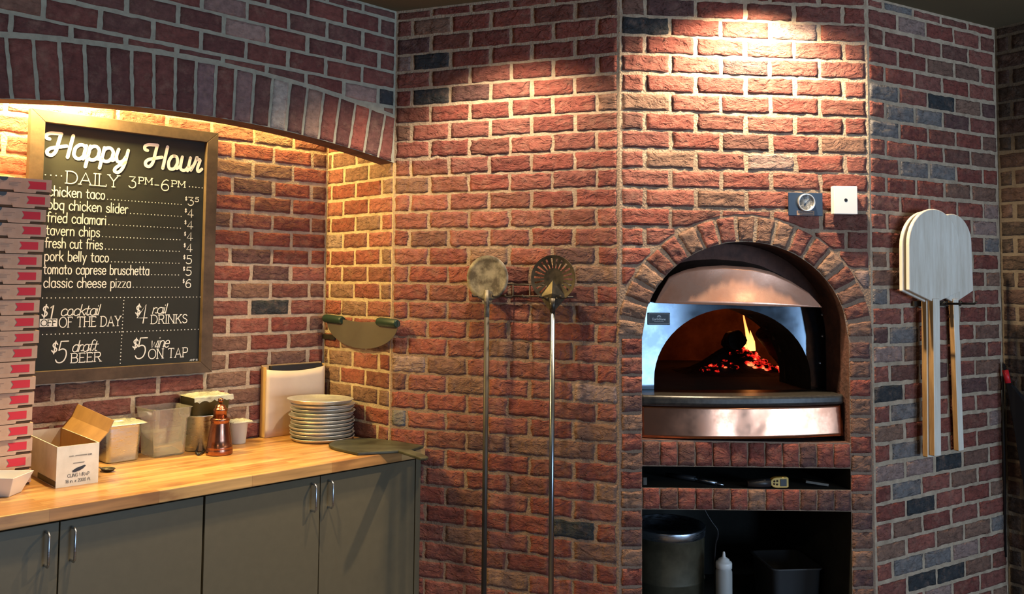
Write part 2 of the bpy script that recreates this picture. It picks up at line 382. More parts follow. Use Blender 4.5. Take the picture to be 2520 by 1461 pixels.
# ---- middle wall with the tools
MIX_B = [(RED, 0.84), (BRN, 0.08), (DRK, 0.05), (PALE, 0.03)]
w = MB(); LB = LEN['B']
mortar(w, [(s, [(0, CEIL)]) for s in lin(0, LB + 0.0, 8)])
spB = [(0.115, 2.58, CHAR), (0.097, 2.417, CHAR), (0.305, 2.417, DRK), (0.888, 0.625, CHAR), (0.082, 1.021, GREY), (0.97, 2.34, BRN), (0.65, 1.19, BRN), (0.62, 1.36, BRN)]
courses(w, -1, 7, 0, LB, 0.1885, 0.273, 0.178, MIX_B, special=spB, amp=0.0028)
courses(w, 7, 36, 0, LB, 0.1885, 0.273, 0.178, MIX_B, special=spB, amp=0.0052, edge=0.0062, jt=0.012, vj=0.015)
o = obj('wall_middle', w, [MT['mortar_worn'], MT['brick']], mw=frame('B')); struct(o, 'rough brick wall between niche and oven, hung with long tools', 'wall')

# ---- oven wall
LC = LEN['C']; CX, CA, CB, CZ = 0.522, 0.430, 0.390, 1.400
OX0, OX1 = 0.092, 0.952
def sag(s, z): return z - 0.026 * (s / 1.05) * max(0.0, min(1.15, (2.05 - z) / 1.2))
def o_in(t):
    an = PI - PI * t; return (CX + CA * math.cos(an), CZ + CB * math.sin(an))
def o_out(t):
    an = PI - PI * t; return (CX + (CA + 0.098) * math.cos(an), CZ + (CB + 0.098) * math.sin(an))
def ell(s, g):
    q = 1 - ((s - CX) / (CA + g)) ** 2; return CZ + (CB + g) * math.sqrt(q) if q > 0 else None
w = MB()
S_ = sorted(set(lin(0, OX0, 2) + lin(OX0, OX1, 40) + lin(OX1, LC, 2)))
Z3, Z2, Z1a, Z1b = 0.731, 0.815, 0.818, 0.898
cols = []
for s in S_:
    e = ell(s, 0.0) if OX0 + 1e-6 < s < OX1 - 1e-6 else None
    top = e if e else 1.40
    cols.append((s, [(0.24, Z3), (Z3, Z2), (Z2, 0.898), (0.898, 0.999), (0.999, top), (top, CEIL)]))
for (sa, A), (sb, B) in zip(cols, cols[1:]):
    inside = sa >= OX0 - 1e-6 and sb <= OX1 + 1e-6
    for q in range(6):
        if inside and q in (0, 2, 4): continue
        vs = [(sa, 0, sag(sa, A[q][0])), (sb, 0, sag(sb, B[q][0])), (sb, 0, sag(sb, B[q][1])), (sa, 0, sag(sa, A[q][1]))]
        w.add(vs, [(0, 1, 2, 3)], 0)
MIX_C = [(RED, 0.84), (BRN, 0.08), (DRK, 0.05), (PALE, 0.03)]
def side_c(zm, zt, zb):
    e = None
    z_ = zb if zm > CZ else zm
    if zm > CZ:
        q = 1 - ((zb - CZ) / (CB + 0.112)) ** 2
        if q <= 0: return (None, None)
        h = (CA + 0.112) * math.sqrt(q); return (CX - h, CX + h)
    if zm > 0.99: return (OX0 - 0.078, OX1 + 0.078)
    return (OX0 - 0.005, OX1 + 0.005)
spC = [(0.109, 2.658, CHAR), (0.505, 1.96, BRN), (0.95, 1.5, DRK)]
courses(w, -1, 11, 0, LC, 0.2103, 0.104, 0.210, MIX_C, special=spC, warp=sag, amp=0.0046, edge=0.005)
def low_c(s):
    e = ell(s, 0.110)
    return e if e else 0.0
courses(w, 11, 17, 0, LC, 0.2103, 0.104, 0.210, MIX_C, special=spC, warp=sag, lower=low_c)
courses(w, 17, 18, 0, LC, 0.2103, 0.104, 0.210, MIX_C, special=spC, warp=sag, side=side_c)
# jamb bricks either side of the mouth and of the openings below
zj = 1.395
for r in range(0, 19):
    zt = 1.395 - 0.0745 * r; zb = zt - 0.0745 + 0.012
    if zb < 0.02: continue
    for a, b in ((0.012, OX0 - 0.002), (OX1 + 0.004, LC - 0.012)):
        brick(w, lambda u, v, a=a, b=b, zt=zt, zb=zb: (a + (b - a) * u, sag(a, zb + (zt - zb) * v)), pick([(RED[:3], 0.35), (BRN, 0.4), (DRK, 0.2)]), 7, 6, 0.007, 0.004, rnd.random() * 50)
voussoirs(w, 19, o_in, o_out, [(RED[4:], 0.4), (BRN, 0.4), ([(0.32, 0.19, 0.13)], 0.2)], jt=0.016, amp=0.004, edge=0.004)
for (z0, z1, x0) in ((0.903, 0.993, 0.0), (Z3 + 0.004, Z2 - 0.002, 0.03)):
    n = 12
    for i in range(n):
        a, b = OX0 + (OX1 - OX0) * i / n + 0.004, OX0 + (OX1 - OX0) * (i + 1) / n - 0.004
        brick(w, lambda u, v: (a + (b - a) * u, sag(a + (b - a) * u, z0 + (z1 - z0) * v)), pick([(RED[:3], 0.5), (DRK, 0.3), (BRN, 0.1)]), 5, 6, 0.008, 0.003, rnd.random() * 50)
# returns: arch barrel and jambs, slot and lower cavity
DEP = 0.20
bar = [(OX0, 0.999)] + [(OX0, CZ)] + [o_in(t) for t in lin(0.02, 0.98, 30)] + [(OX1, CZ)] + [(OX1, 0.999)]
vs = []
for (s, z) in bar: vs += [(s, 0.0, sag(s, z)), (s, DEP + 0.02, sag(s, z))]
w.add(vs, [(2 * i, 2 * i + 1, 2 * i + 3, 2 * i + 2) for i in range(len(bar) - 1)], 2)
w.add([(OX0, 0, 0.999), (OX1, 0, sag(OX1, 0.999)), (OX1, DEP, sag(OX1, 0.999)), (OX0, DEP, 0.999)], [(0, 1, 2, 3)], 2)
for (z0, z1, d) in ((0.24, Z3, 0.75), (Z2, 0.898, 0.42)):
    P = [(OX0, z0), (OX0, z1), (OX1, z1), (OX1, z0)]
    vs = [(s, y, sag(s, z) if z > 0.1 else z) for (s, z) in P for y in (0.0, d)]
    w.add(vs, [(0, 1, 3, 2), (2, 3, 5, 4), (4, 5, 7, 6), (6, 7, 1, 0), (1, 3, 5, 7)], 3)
o = obj('wall_oven', w, [MT['mortar_worn'], MT['brick'], MT['dark_brick'], MT['cavity']], mw=frame('C'))
struct(o, 'rough brick wall with the arched oven mouth and two openings below', 'wall')

# ---- right wall with the wooden peels, far wall
MIX_D = [(RED, 0.62), (BRN, 0.13), (DRK, 0.1), (PALE, 0.07), (GREY, 0.06)]
def sagd(s, z): return z - 0.020 * max(0.0, min(1.0, (1.5 - z) / 0.7)) * (1 - s / 0.9)
w = MB(); mortar(w, [(s, [(0, CEIL)]) for s in lin(0, LEN['D'], 8)])
spD = [(0.445, 2.426, CHAR), (0.044, 1.186, CHAR), (0.471, 0.841, CHAR), (0.265, 0.684, CHAR), (0.649, 0.516, CHAR), (0.303, 0.363, CHAR), (0.483, 0.372, CHAR),
       (0.311, 2.34, GREY), (0.19, 2.354, GREY), (0.264, 2.115, GREY), (0.444, 2.137, GREY), (0.167, 1.109, GREY), (0.39, 0.456, GREY), (0.06, 2.42, GREY)]
courses(w, -1, 36, 0, LEN['D'], 0.1935, 0.194, 0.106, MIX_D, special=spD, warp=sagd, jt=0.016, amp=0.0025)
o = obj('wall_right', w, [MT['mortar'], MT['brick']], mw=frame('D')); struct(o, 'brick wall on the right hung with wooden peels', 'wall')
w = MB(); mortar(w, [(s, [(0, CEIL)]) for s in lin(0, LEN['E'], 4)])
courses(w, -1, 36, 0, 0.9, 0.2, 0.07, 0.17, [([(0.07, 0.045, 0.03), (0.09, 0.05, 0.036), (0.055, 0.038, 0.028)], 1.0)], jt=0.016)  # shade is put into these dark brick colours
o = obj('wall_far_right', w, [MT['mortar_shade'], MT['brick']], mw=frame('E')); struct(o, 'shaded brick wall at the right edge', 'wall')
# ---- floor and ceiling
Q = [wpt('A', -1.3, 0, 0), wpt('B', 0, 0, 0), wpt('C', 0, 0, 0), wpt('D', 0, 0, 0), wpt('E', 0, 0, 0), wpt('E', 1.6, 0, 0)]
poly = [(q.x, q.y) for q in Q]; poly = poly + [(poly[-1][0] + 2.0, 0.0), (5.2, -3.2), (-4.0, -3.2), (-4.0, 0.0)]
w = MB(); w.prism(poly, CEIL, CEIL + 0.08); o = obj('ceiling', w, MT['ceiling']); struct(o, 'dark olive plaster ceiling', 'ceiling')
w = MB(); w.prism([(p_[0], p_[1]) for p_ in poly[:6]] + [(5.2, -4.2), (-4.0, -4.2)], -0.06, 0.0); o = obj('floor', w, MT['floor']); struct(o, 'dark brown floor', 'floor')

# ------------------------------------------------------------------ more materials
MT['copper'] = mat('copper_sheet', (0.88, 0.48, 0.33), 0.24, 0.5, alt=(0.68, 0.32, 0.20), vs=9, rough2=0.34, bump=0.12, bs=9, bd=0.01)
MT['copper_polished'] = mat('polished_copper', (0.66, 0.33, 0.21), 0.16, 1.0, alt=(0.50, 0.22, 0.13), vs=14, rough2=0.26)
MT['copper_old'] = mat('aged_copper', (0.42, 0.19, 0.12), 0.20, 1.0, alt=(0.30, 0.12, 0.075), vs=14, rough2=0.32)
MT['steel'] = mat('brushed_steel', (0.50, 0.55, 0.62), 0.24, 1.0, rough2=0.42, vs=30, stretch=(1, 1, 8))
MT['alu'] = mat('worn_aluminium', (0.84, 0.83, 0.79), 0.34, 0.88, alt=(0.66, 0.65, 0.62), vs=25, rough2=0.5)
MT['dark_steel'] = mat('smoked_steel', (0.11, 0.135, 0.165), 0.07, 1.0, alt=(0.065, 0.085, 0.11), vs=8, rough2=0.13)
MT['iron'] = mat('black_iron', (0.05, 0.045, 0.04), 0.5, 0.8, alt=(0.09, 0.075, 0.06), vs=30)
MT['burnt'] = mat('heat_stained_steel', (0.30, 0.27, 0.215), 0.6, 0.35, alt=(0.085, 0.07, 0.055), vs=16, rough2=0.7, detail=8, lo=0.4, hi=0.6)
MT['burnt_dark'] = mat('dark_stained_steel', (0.13, 0.11, 0.085), 0.45, 0.8, alt=(0.05, 0.045, 0.04), vs=24)
MT['pole'] = mat('blued_steel_tube', (0.055, 0.046, 0.038), 0.58, 0.2, alt=(0.028, 0.024, 0.02), vs=5, rough2=0.4)
MT['slab'] = mat('dark_granite', (0.05, 0.045, 0.038), 0.34, 0.0, alt=(0.024, 0.022, 0.02), vs=60)
MT['white'] = mat('white_enamel', (0.82, 0.82, 0.80), 0.35)
MT['porcelain'] = mat('white_porcelain', (0.78, 0.76, 0.72), 0.18)
MT['black'] = mat('black_plastic', (0.018, 0.018, 0.02), 0.4)
MT['navy'] = mat('navy_plate', (0.018, 0.04, 0.085), 0.45)
MT['chalkface'] = mat('chalkboard_black', (0.013, 0.015, 0.015), 0.8, alt=(0.020, 0.022, 0.021), vs=6, lo=0.4, hi=0.8)
MT['chalk'] = mat('white_chalk', (0.80, 0.80, 0.77), 0.9)
MT['frame'] = mat('weathered_oak', (0.085, 0.054, 0.036), 0.75, alt=(0.048, 0.030, 0.020), vs=14, stretch=(1, 1, 1), bump=0.2, bs=150, bd=0.001)
MT['cab'] = mat('grey_green_paint', (0.118, 0.098, 0.058), 0.45, alt=(0.108, 0.090, 0.053), vs=30)
MT['cab_in'] = mat('cabinet_shadow_gap', (0.03, 0.03, 0.025), 0.8)
MT['kraft'] = mat('kraft_board', (0.60, 0.40, 0.29), 0.85, alt=(0.53, 0.34, 0.24), vs=30)
MT['kraft_dark'] = mat('brown_corrugated', (0.42, 0.24, 0.10), 0.85, alt=(0.34, 0.19, 0.08), vs=12)
MT['redprint'] = mat('red_print', (0.62, 0.035, 0.06), 0.8)
MT['greyprint'] = mat('faded_print', (0.36, 0.24, 0.18), 0.9)
MT['whitebox'] = mat('white_coated_board', (0.70, 0.67, 0.60), 0.6, alt=(0.58, 0.55, 0.48), vs=14)
MT['paper'] = mat('cream_paper', (0.66, 0.53, 0.42), 0.8, alt=(0.60, 0.47, 0.37), vs=6)
MT['tanwood'] = mat('tan_board', (0.60, 0.40, 0.20), 0.6, alt=(0.5, 0.32, 0.15), vs=10, stretch=(6, 6, 1))
MT['wood_pale'] = mat('pale_peel_wood', (0.88, 0.83, 0.73), 0.6, alt=(0.62, 0.54, 0.43), vs=5, stretch=(9, 9, 1), lo=0.3, hi=0.75)
MT['wood_edge'] = mat('peel_edge_wood', (0.50, 0.30, 0.12), 0.6, alt=(0.34, 0.19, 0.07), vs=8, stretch=(8, 8, 1))
MT['slate'] = mat('charred_composite', (0.026, 0.027, 0.018), 0.5, alt=(0.075, 0.075, 0.050), vs=8, detail=8)
MT['green'] = mat('green_plastic', (0.010, 0.028, 0.018), 0.45)
MT['blade'] = mat('satin_blade', (0.22, 0.20, 0.17), 0.42, 0.8, rough2=0.5, vs=8)
MT['clear'] = mat('clear_plastic', (0.98, 0.97, 0.95), 0.07, 0.0, trans=0.9, ior=1.2)
MT['milky'] = mat('milky_plastic', (0.75, 0.75, 0.72), 0.35, 0.0, trans=0.35, ior=1.3)
MT['film'] = mat('cling_film', (0.72, 0.74, 0.62), 0.12, 0.0, alpha=0.55, bump=1.0, bs=45, bd=0.01)
MT['olive'] = mat('olive_contents', (0.07, 0.065, 0.025), 0.5)
MT['yellow'] = mat('yellow_plastic', (0.62, 0.42, 0.10), 0.45)
MT['red'] = mat('red_grip', (0.65, 0.02, 0.03), 0.4)
MT['char'] = mat('charred_log', (0.012, 0.010, 0.009), 0.95, alt=(0.03, 0.025, 0.02), vs=25, bump=1.0, bs=40, bd=0.01)
MT['ash'] = mat('hearth_stone', (0.035, 0.03, 0.025), 0.9, alt=(0.02, 0.018, 0.015), vs=10)
MT['drum'] = mat('stained_galvanised', (0.13, 0.11, 0.07), 0.55, 0.4, alt=(0.06, 0.05, 0.03), vs=7)
def wood_top():
    m = bpy.data.materials.new('butcher_block'); m.use_nodes = True; nt = m.node_tree; L = nt.links.new
    b = nt.nodes['Principled BSDF']; b.inputs['Roughness'].default_value = 0.33
    tc = nd(nt, 'ShaderNodeTexCoord'); br = nd(nt, 'ShaderNodeTexBrick')
    br.offset = 0.37; br.inputs['Scale'].default_value = 1.0; br.inputs['Brick Width'].default_value = 0.34; br.inputs['Row Height'].default_value = 0.036
    br.inputs['Mortar Size'].default_value = 0.0006; br.inputs['Bias'].default_value = 0.0
    br.inputs['Color1'].default_value = (0.56, 0.33, 0.125, 1); br.inputs['Color2'].default_value = (0.40, 0.19, 0.06, 1); br.inputs['Mortar'].default_value = (0.28, 0.14, 0.05, 1)
    L(tc.outputs['Object'], br.inputs['Vector'])
    mp = nd(nt, 'ShaderNodeMapping'); mp.inputs['Scale'].default_value = (3, 40, 40); L(tc.outputs['Object'], mp.inputs[0])
    n = nd(nt, 'ShaderNodeTexNoise'); n.inputs['Scale'].default_value = 1.5; n.inputs['Detail'].default_value = 6; L(mp.outputs[0], n.inputs['Vector'])
    r = nd(nt, 'ShaderNodeMapRange'); r.inputs[1].default_value = 0.3; r.inputs[2].default_value = 0.7; r.inputs[3].default_value = 0.72; r.inputs[4].default_value = 1.2; L(n.outputs[0], r.inputs[0])
    v = nd(nt, 'ShaderNodeVectorMath', operation='SCALE'); L(br.outputs[0], v.inputs[0]); L(r.outputs[0], v.inputs['Scale'])
    mp2 = nd(nt, 'ShaderNodeMapping'); mp2.inputs['Scale'].default_value = (6, 16, 16); L(tc.outputs['Object'], mp2.inputs[0])
    n2 = nd(nt, 'ShaderNodeTexNoise'); n2.inputs['Scale'].default_value = 1.0; n2.inputs['Detail'].default_value = 5; L(mp2.outputs[0], n2.inputs['Vector'])
    r2 = nd(nt, 'ShaderNodeMapRange'); r2.inputs[1].default_value = 0.54; r2.inputs[2].default_value = 0.68; r2.inputs[4].default_value = 0.7; L(n2.outputs[0], r2.inputs[0])
    mx = nd(nt, 'ShaderNodeMix', data_type='RGBA'); L(r2.outputs[0], mx.inputs[0]); L(v.outputs[0], mx.inputs[6]); mx.inputs[7].default_value = (0.24, 0.105, 0.035, 1)
    L(mx.outputs[2], b.inputs['Base Color'])
    return m
MT['block'] = wood_top()
def ember_mat():
    m = bpy.data.materials.new('glowing_embers'); m.use_nodes = True; nt = m.node_tree; L = nt.links.new
    b = nt.nodes['Principled BSDF']; b.inputs['Base Color'].default_value = (0.02, 0.012, 0.01, 1); b.inputs['Roughness'].default_value = 0.95
    tc = nd(nt, 'ShaderNodeTexCoord'); n = nd(nt, 'ShaderNodeTexNoise'); n.inputs['Scale'].default_value = 22; n.inputs['Detail'].default_value = 4
    L(tc.outputs['Object'], n.inputs['Vector'])
    cr_ = nd(nt, 'ShaderNodeValToRGB'); e = cr_.color_ramp.elements
    e[0].position = 0.47; e[0].color = (0, 0, 0, 1); e[1].position = 0.75; e[1].color = (1.0, 0.35, 0.12, 1)
    k = cr_.color_ramp.elements.new(0.56); k.color = (0.55, 0.01, 0.006, 1)
    L(n.outputs[0], cr_.inputs[0]); L(cr_.outputs[0], b.inputs['Emission Color']); b.inputs['Emission Strength'].default_value = 1.7
    return m
MT['ember'] = ember_mat()
def flame_mat():
    m = bpy.data.materials.new('flame'); m.use_nodes = True; nt = m.node_tree; L = nt.links.new
    for n in list(nt.nodes): nt.nodes.remove(n)
    out = nd(nt, 'ShaderNodeOutputMaterial'); em = nd(nt, 'ShaderNodeEmission'); tr = nd(nt, 'ShaderNodeBsdfTransparent'); mx = nd(nt, 'ShaderNodeMixShader')
    tc = nd(nt, 'ShaderNodeTexCoord'); sx = nd(nt, 'ShaderNodeSeparateXYZ'); L(tc.outputs['Generated'], sx.inputs[0])
    cr_ = nd(nt, 'ShaderNodeValToRGB'); e = cr_.color_ramp.elements
    e[0].position = 0.0; e[0].color = (1.0, 0.42, 0.10, 1); e[1].position = 1.0; e[1].color = (0.75, 0.10, 0.015, 1)
    L(sx.outputs[2], cr_.inputs[0]); L(cr_.outputs[0], em.inputs[0]); em.inputs[1].default_value = 3.2
    lw = nd(nt, 'ShaderNodeLayerWeight'); lw.inputs[0].default_value = 0.6; L(lw.outputs['Facing'], mx.inputs[0])
    L(em.outputs[0], mx.inputs[1]); L(tr.outputs[0], mx.inputs[2]); L(mx.outputs[0], out.inputs[0])
    return m
MT['flame'] = flame_mat()

# ------------------------------------------------------------------ hand lettering (pen strokes on a 10-unit cap height)
GL = {
'a': (5.6, '~5,4.8 3.8,6 2,6 .6,4.6 .4,3 .6,1.4 2,0 3.8,0 5,1.2|5,6 5,0'), 'b': (5.6, '.4,10 .4,0|~.4,4.8 1.6,6 3.4,6 4.8,4.6 5,3 4.8,1.4 3.4,0 1.6,0 .4,1.2'),
'c': (5.2, '~5,4.9 3.6,6 2,6 .6,4.6 .4,3 .6,1.4 2,0 3.6,0 5,1.1'), 'd': (5.6, '5,10 5,0|~5,4.8 3.8,6 2,6 .6,4.6 .4,3 .6,1.4 2,0 3.8,0 5,1.2'),
'e': (5.4, '.5,3.2 5,3.2|~5,3.2 4.7,4.8 3.6,6 2,6 .6,4.6 .4,3 .6,1.4 2,0 3.6,0 4.8,1'), 'f': (4.0, '~4.2,9.3 3.2,10 1.9,9.2 1.6,7.4 1.6,0|0,6 3.6,6'),
'g': (5.6, '~5,4.8 3.8,6 2,6 .6,4.6 .4,3 .6,1.4 2,0 3.8,0 5,1.2|~5,6 5,2 5,-1 4.6,-2.6 3,-3.2 .9,-2.6'), 'h': (5.4, '.4,10 .4,0|~.4,4 1.4,5.6 3,6 4.4,5.2 4.8,3.6 4.8,0'),
'i': (1.6, '.5,6 .5,0|.5,8.2 .5,8.8'), 'k': (5.0, '.4,10 .4,0|4.4,6 .4,2.6|1.8,3.8 4.8,0'), 'l': (1.6, '.5,10 .5,0'),
'm': (7.8, '.4,6 .4,0|~.4,4.4 1.4,5.8 2.6,6 3.6,5 3.7,3.4 3.7,0|~3.7,4.4 4.7,5.8 5.9,6 6.9,5 7,3.4 7,0'), 'n': (5.4, '.4,6 .4,0|~.4,4 1.4,5.6 3,6 4.4,5.2 4.8,3.6 4.8,0'),
'o': (5.6, '~2.7,6 1.2,5.4 .4,3 1.2,.6 2.7,0 4.2,.6 5,3 4.2,5.4 2.7,6'), 'p': (5.6, '.4,6 .4,-3.4|~.4,4.8 1.6,6 3.4,6 4.8,4.6 5,3 4.8,1.4 3.4,0 1.6,0 .4,1.2'),
'q': (5.6, '5,6 5,-3.4|~5,4.8 3.8,6 2,6 .6,4.6 .4,3 .6,1.4 2,0 3.8,0 5,1.2'), 'r': (3.8, '.4,6 .4,0|~.4,4 1.4,5.6 2.6,6 3.5,5.6'),
's': (4.8, '~4.2,5 3,6 1.6,6 .6,4.8 1.4,3.5 3.2,2.8 4.3,1.6 3.4,.1 1.6,0 .3,1'), 't': (4.0, '~1.6,8.6 1.6,5 1.6,1.6 2.2,.2 3.6,.2|0,6 3.6,6'),
'u': (5.4, '~.4,6 .4,3.4 .8,.8 2.2,0 3.8,.4 4.8,2|4.8,6 4.8,0'), 'v': (5.2, '.2,6 2.5,0 4.8,6'), 'w': (7.2, '.2,6 1.8,0 3.4,5 5,0 6.6,6'),
'y': (5.4, '.3,6 2.6,.3|4.9,6 1.4,-3.2'), 'z': (5.0, '.4,6 4.4,6 .4,0 4.6,0'), 'x': (5, '.3,6 4.6,0|4.6,6 .3,0'),
'A': (8.4, '.4,0 4,10 7.6,0|1.8,3.4 6.2,3.4'), 'B': (7, '.8,0 .8,10|~.8,10 4,10 5.8,9 5.8,6.6 4.2,5.3 .8,5.3|~.8,5.3 4.6,5.3 6.4,4 6.4,1.3 4.6,0 .8,0'),
'C': (8, '~7.2,8.4 5.6,9.8 3.4,9.8 1.2,8 .5,5 1.2,2 3.4,.2 5.6,.2 7.2,1.6'), 'D': (8, '.8,0 .8,10|~.8,10 3.8,10 6.4,8.4 7.4,5 6.4,1.6 3.8,0 .8,0'),
'E': (6.4, '.8,0 .8,10|.8,10 5.6,10 5.6,9|.8,5.2 4.6,5.2|.8,0 5.8,0 5.8,1'), 'F': (6, '.8,0 .8,10|.8,10 5.4,10 5.4,9|.8,5.2 4.4,5.2'),
'G': (8, '~7.2,8.4 5.6,9.8 3.4,9.8 1.2,8 .5,5 1.2,2 3.4,.2 5.6,.2 7.2,1.6|7.2,1.6 7.2,4.6 5,4.6'), 'H': (8, '.8,0 .8,10|7,0 7,10|.8,5.2 7,5.2'), 'I': (2.4, '1.2,0 1.2,10'),
'K': (7.4, '.8,0 .8,10|6.4,10 .8,4|2.8,6 6.6,0'), 'L': (6, '.8,10 .8,0|.8,0 5.6,0 5.6,1.2'), 'M': (9.4, '.8,0 .8,10|.8,10 4.6,3 8.4,10|8.4,10 8.4,0'),
'N': (8.4, '.8,0 .8,10|.8,10 7.2,0|7.2,0 7.2,10'), 'O': (9.2, '~4.6,10 2.2,9.2 .6,6.8 .6,3.2 2.2,.8 4.6,0 7,.8 8.6,3.2 8.6,6.8 7,9.2 4.6,10'),
'P': (6.8, '.8,0 .8,10|~.8,10 4.2,10 6,9 6,6 4.2,4.8 .8,4.8'), 'R': (7.2, '.8,0 .8,10|~.8,10 4.2,10 6,9 6,6.2 4.2,5 .8,5|3.6,5 6.6,0'),
'S': (6.4, '~5.6,8.4 4.4,9.8 2.2,9.8 .8,8.2 1.4,6.2 4,4.8 5.6,3.2 5.2,1 3.6,.1 1.8,.2 .5,1.6'), 'T': (7.4, '3.6,0 3.6,10|.3,9 .3,10 6.9,10 6.9,9'),
'V': (8, '.4,10 4,0 7.6,10'), 'J': (5, '~4,10 4,2 3,.2 1.4,.2 .4,1.6'), 'U': (8, '~.8,10 .8,3 2,.4 4,0 6,.4 7.2,3 7.2,10'), 'W': (10, '.4,10 2.8,0 5,8 7.2,0 9.6,10'), 'X': (7, '.5,0 6.5,10|.5,10 6.5,0'), 'Y': (7.6, '.4,10 3.7,4.8|7,10 3.7,4.8|3.7,4.8 3.7,0'),
'0': (6.2, '~3,10 1.4,9.2 .5,6.8 .5,3.2 1.4,.8 3,0 4.6,.8 5.5,3.2 5.5,6.8 4.6,9.2 3,10'), '1': (3.4, '.4,8.2 2,10 2,0'), '2': (6, '~.6,8 1.6,9.6 3.4,10 5,9 5,7 3.4,4.4 .4,0|.4,0 5.4,0'),
'3': (6, '.6,10 5,10 2.4,6.2|~2.4,6.2 4.4,5.8 5.4,4 5,1.4 3.2,0 1.4,.3 .3,1.6'), '4': (6.4, '4.2,0 4.2,10 .3,2.8 6,2.8'), '5': (6.2, '5.4,10 1.4,10 1.1,5.8|~1.1,5.8 3,6.4 4.8,5.6 5.5,3.4 4.8,1 3,0 1.2,.3 .2,1.4'),
'6': (6.2, '~5,9.4 3.6,10 1.8,8.4 .6,5.2 .5,2.8 1.4,.6 3,0 4.8,.8 5.4,2.8 4.8,5 3,5.8 1.2,5 .6,3.4'), '8': (6, '~3,5.4 1.2,6.4 1.2,9 3,10 4.8,9 4.8,6.4 3,5.4 1,4.4 .8,1.2 3,0 5.2,1.2 5,4.4 3,5.4'),
'$': (5.2, '~4.4,7.4 3.2,8.6 1.6,8.4 .8,7 1.6,5.4 3.4,4.6 4.4,3.2 3.6,1.6 1.8,1.4 .5,2.6|2.5,10 2.5,0'), '-': (4, '.4,3.4 3.4,3.4'), '.': (2, '.7,.3 .9,.3'), ',': (2, '.9,.4 .5,-1'), '/': (4, '.3,-1 3.6,10'), ' ': (4, '')}
# swash capital of the two headline words
GL['@'] = (10.6, '~1.5,7.2 .2,7.6 .2,8.9 1.8,9.7 4.2,9.9 6.6,10.0|~6.4,10 5.4,6 4.4,2.2 2.8,.3 1.0,.5 .7,1.9 2.2,3.2 5.2,4 9.0,4.9|11.8,9.8 9.6,0')
GL['#'] = (5.6, '~.6,6 .3,3 1.2,.6 2.6,.2 4,1 4.9,3|~5.2,6 5.0,0 4.2,-3.2 2.8,-4.6 1.2,-4.2 1.2,-2.8 2.8,-1.2 5.2,.4')
GL['%'] = (5.2, '~.2,.4 1.5,4 1.9,6.6 2.5,5.5 4.0,5.4 3.6,2.6 3.7,.9 4.6,.1 6.0,1.4')
def crom(P, n=6):
    if len(P) < 3: return P
    out = []; closed = (P[0] == P[-1])
    for i in range(len(P) - 1):
        p1, p2 = P[i], P[i + 1]
        p0 = P[i - 1] if i > 0 else (P[-2] if closed else p1); p3 = P[i + 2] if i + 2 < len(P) else (P[1] if closed else p2)
        for k in range(n):
            t = k / n; t2 = t * t; t3 = t2 * t
            out.append(tuple(0.5 * (2 * p1[d] + (p2[d] - p0[d]) * t + (2 * p0[d] - 5 * p1[d] + 4 * p2[d] - p3[d]) * t2 + (3 * p1[d] - p0[d] - 3 * p2[d] + p3[d]) * t3) for d in range(len(p1))))
    return out + [P[-1]]
def ribbon(mb, P, w, y, m=0):
    """flat pen stroke of width w in the x, z plane at depth y, with round ends; strokes lie on top of each other like paint"""
    y -= 0.000012 * (len(mb.f) % 37)
    n = len(P); vs = []
    for i in range(n):
        a, b = P[max(i - 1, 0)], P[min(i + 1, n - 1)]; dx, dz = b[0] - a[0], b[1] - a[1]; l = math.hypot(dx, dz) or 1e-9
        nx_, nz2 = -dz / l * w / 2, dx / l * w / 2
        vs += [(P[i][0] + nx_, y, P[i][1] + nz2), (P[i][0] - nx_, y, P[i][1] - nz2)]
    mb.add(vs, [(2 * i + 1, 2 * i + 3, 2 * i + 2, 2 * i) for i in range(n - 1)], m)
    for (x, z) in (P[0], P[-1]):
        mb.add([(x + w / 2 * math.cos(k * PI / 4), y, z + w / 2 * math.sin(k * PI / 4)) for k in range(8)], [tuple(range(8))], m)
def dotm(mb, x, z, r, y): mb.add([(x + r * math.cos(k * PI / 3), y, z + r * math.sin(k * PI / 3)) for k in range(6)], [tuple(range(6))])
def letters(mb, text, x0, x1, z0, cap, w, y, slant=0.0, serif=False, tight=1.0, m=0, join=False):
    """fit text between x0 and x1 on the baseline z0"""
    sp = 0.9 * tight
    tot = sum(GL[c][0] * (0.9 if c == ' ' else 1) + sp for c in text) - sp
    sx = (x1 - x0) / tot; sz = cap / 10; cx = 0.0
    for ci, c in enumerate(text):
        wd, st = GL[c]; slc = 0.0 if c == '@' else slant
        for k in [q for q in st.split('|') if q]:
            sm = k[0] == '~'; P = [tuple(float(q) for q in p_.split(',')) for p_ in k.lstrip('~').split()]
            if sm: P = crom(P)
            tr = lambda p_: (x0 + (cx + p_[0]) * sx + (p_[1] * sz) * slc, z0 + p_[1] * sz)
            ribbon(mb, [tr(p_) for p_ in P], w, y, m)
            if serif and not sm:
                for e, o_ in ((P[0], P[1]), (P[-1], P[-2])):
                    if e[1] in (0, 10) and abs(e[1] - o_[1]) > 3:
                        ribbon(mb, [tr((e[0] - 1.0, e[1])), tr((e[0] + 1.0, e[1]))], w * 0.9, y, m)
        if join and c not in ' @#%' and ci < len(text) - 1:
            P = crom([(max(wd - 1.2, 0), 0.9), (wd + 0.1, 0.5), (wd + sp + 0.5, 2.4)], 4)
            ribbon(mb, [(x0 + (cx + a) * sx + b * sz * slant, z0 + b * sz) for a, b in P], w * 0.8, y, m)
        cx += wd * (0.9 if c == ' ' else 1) + sp

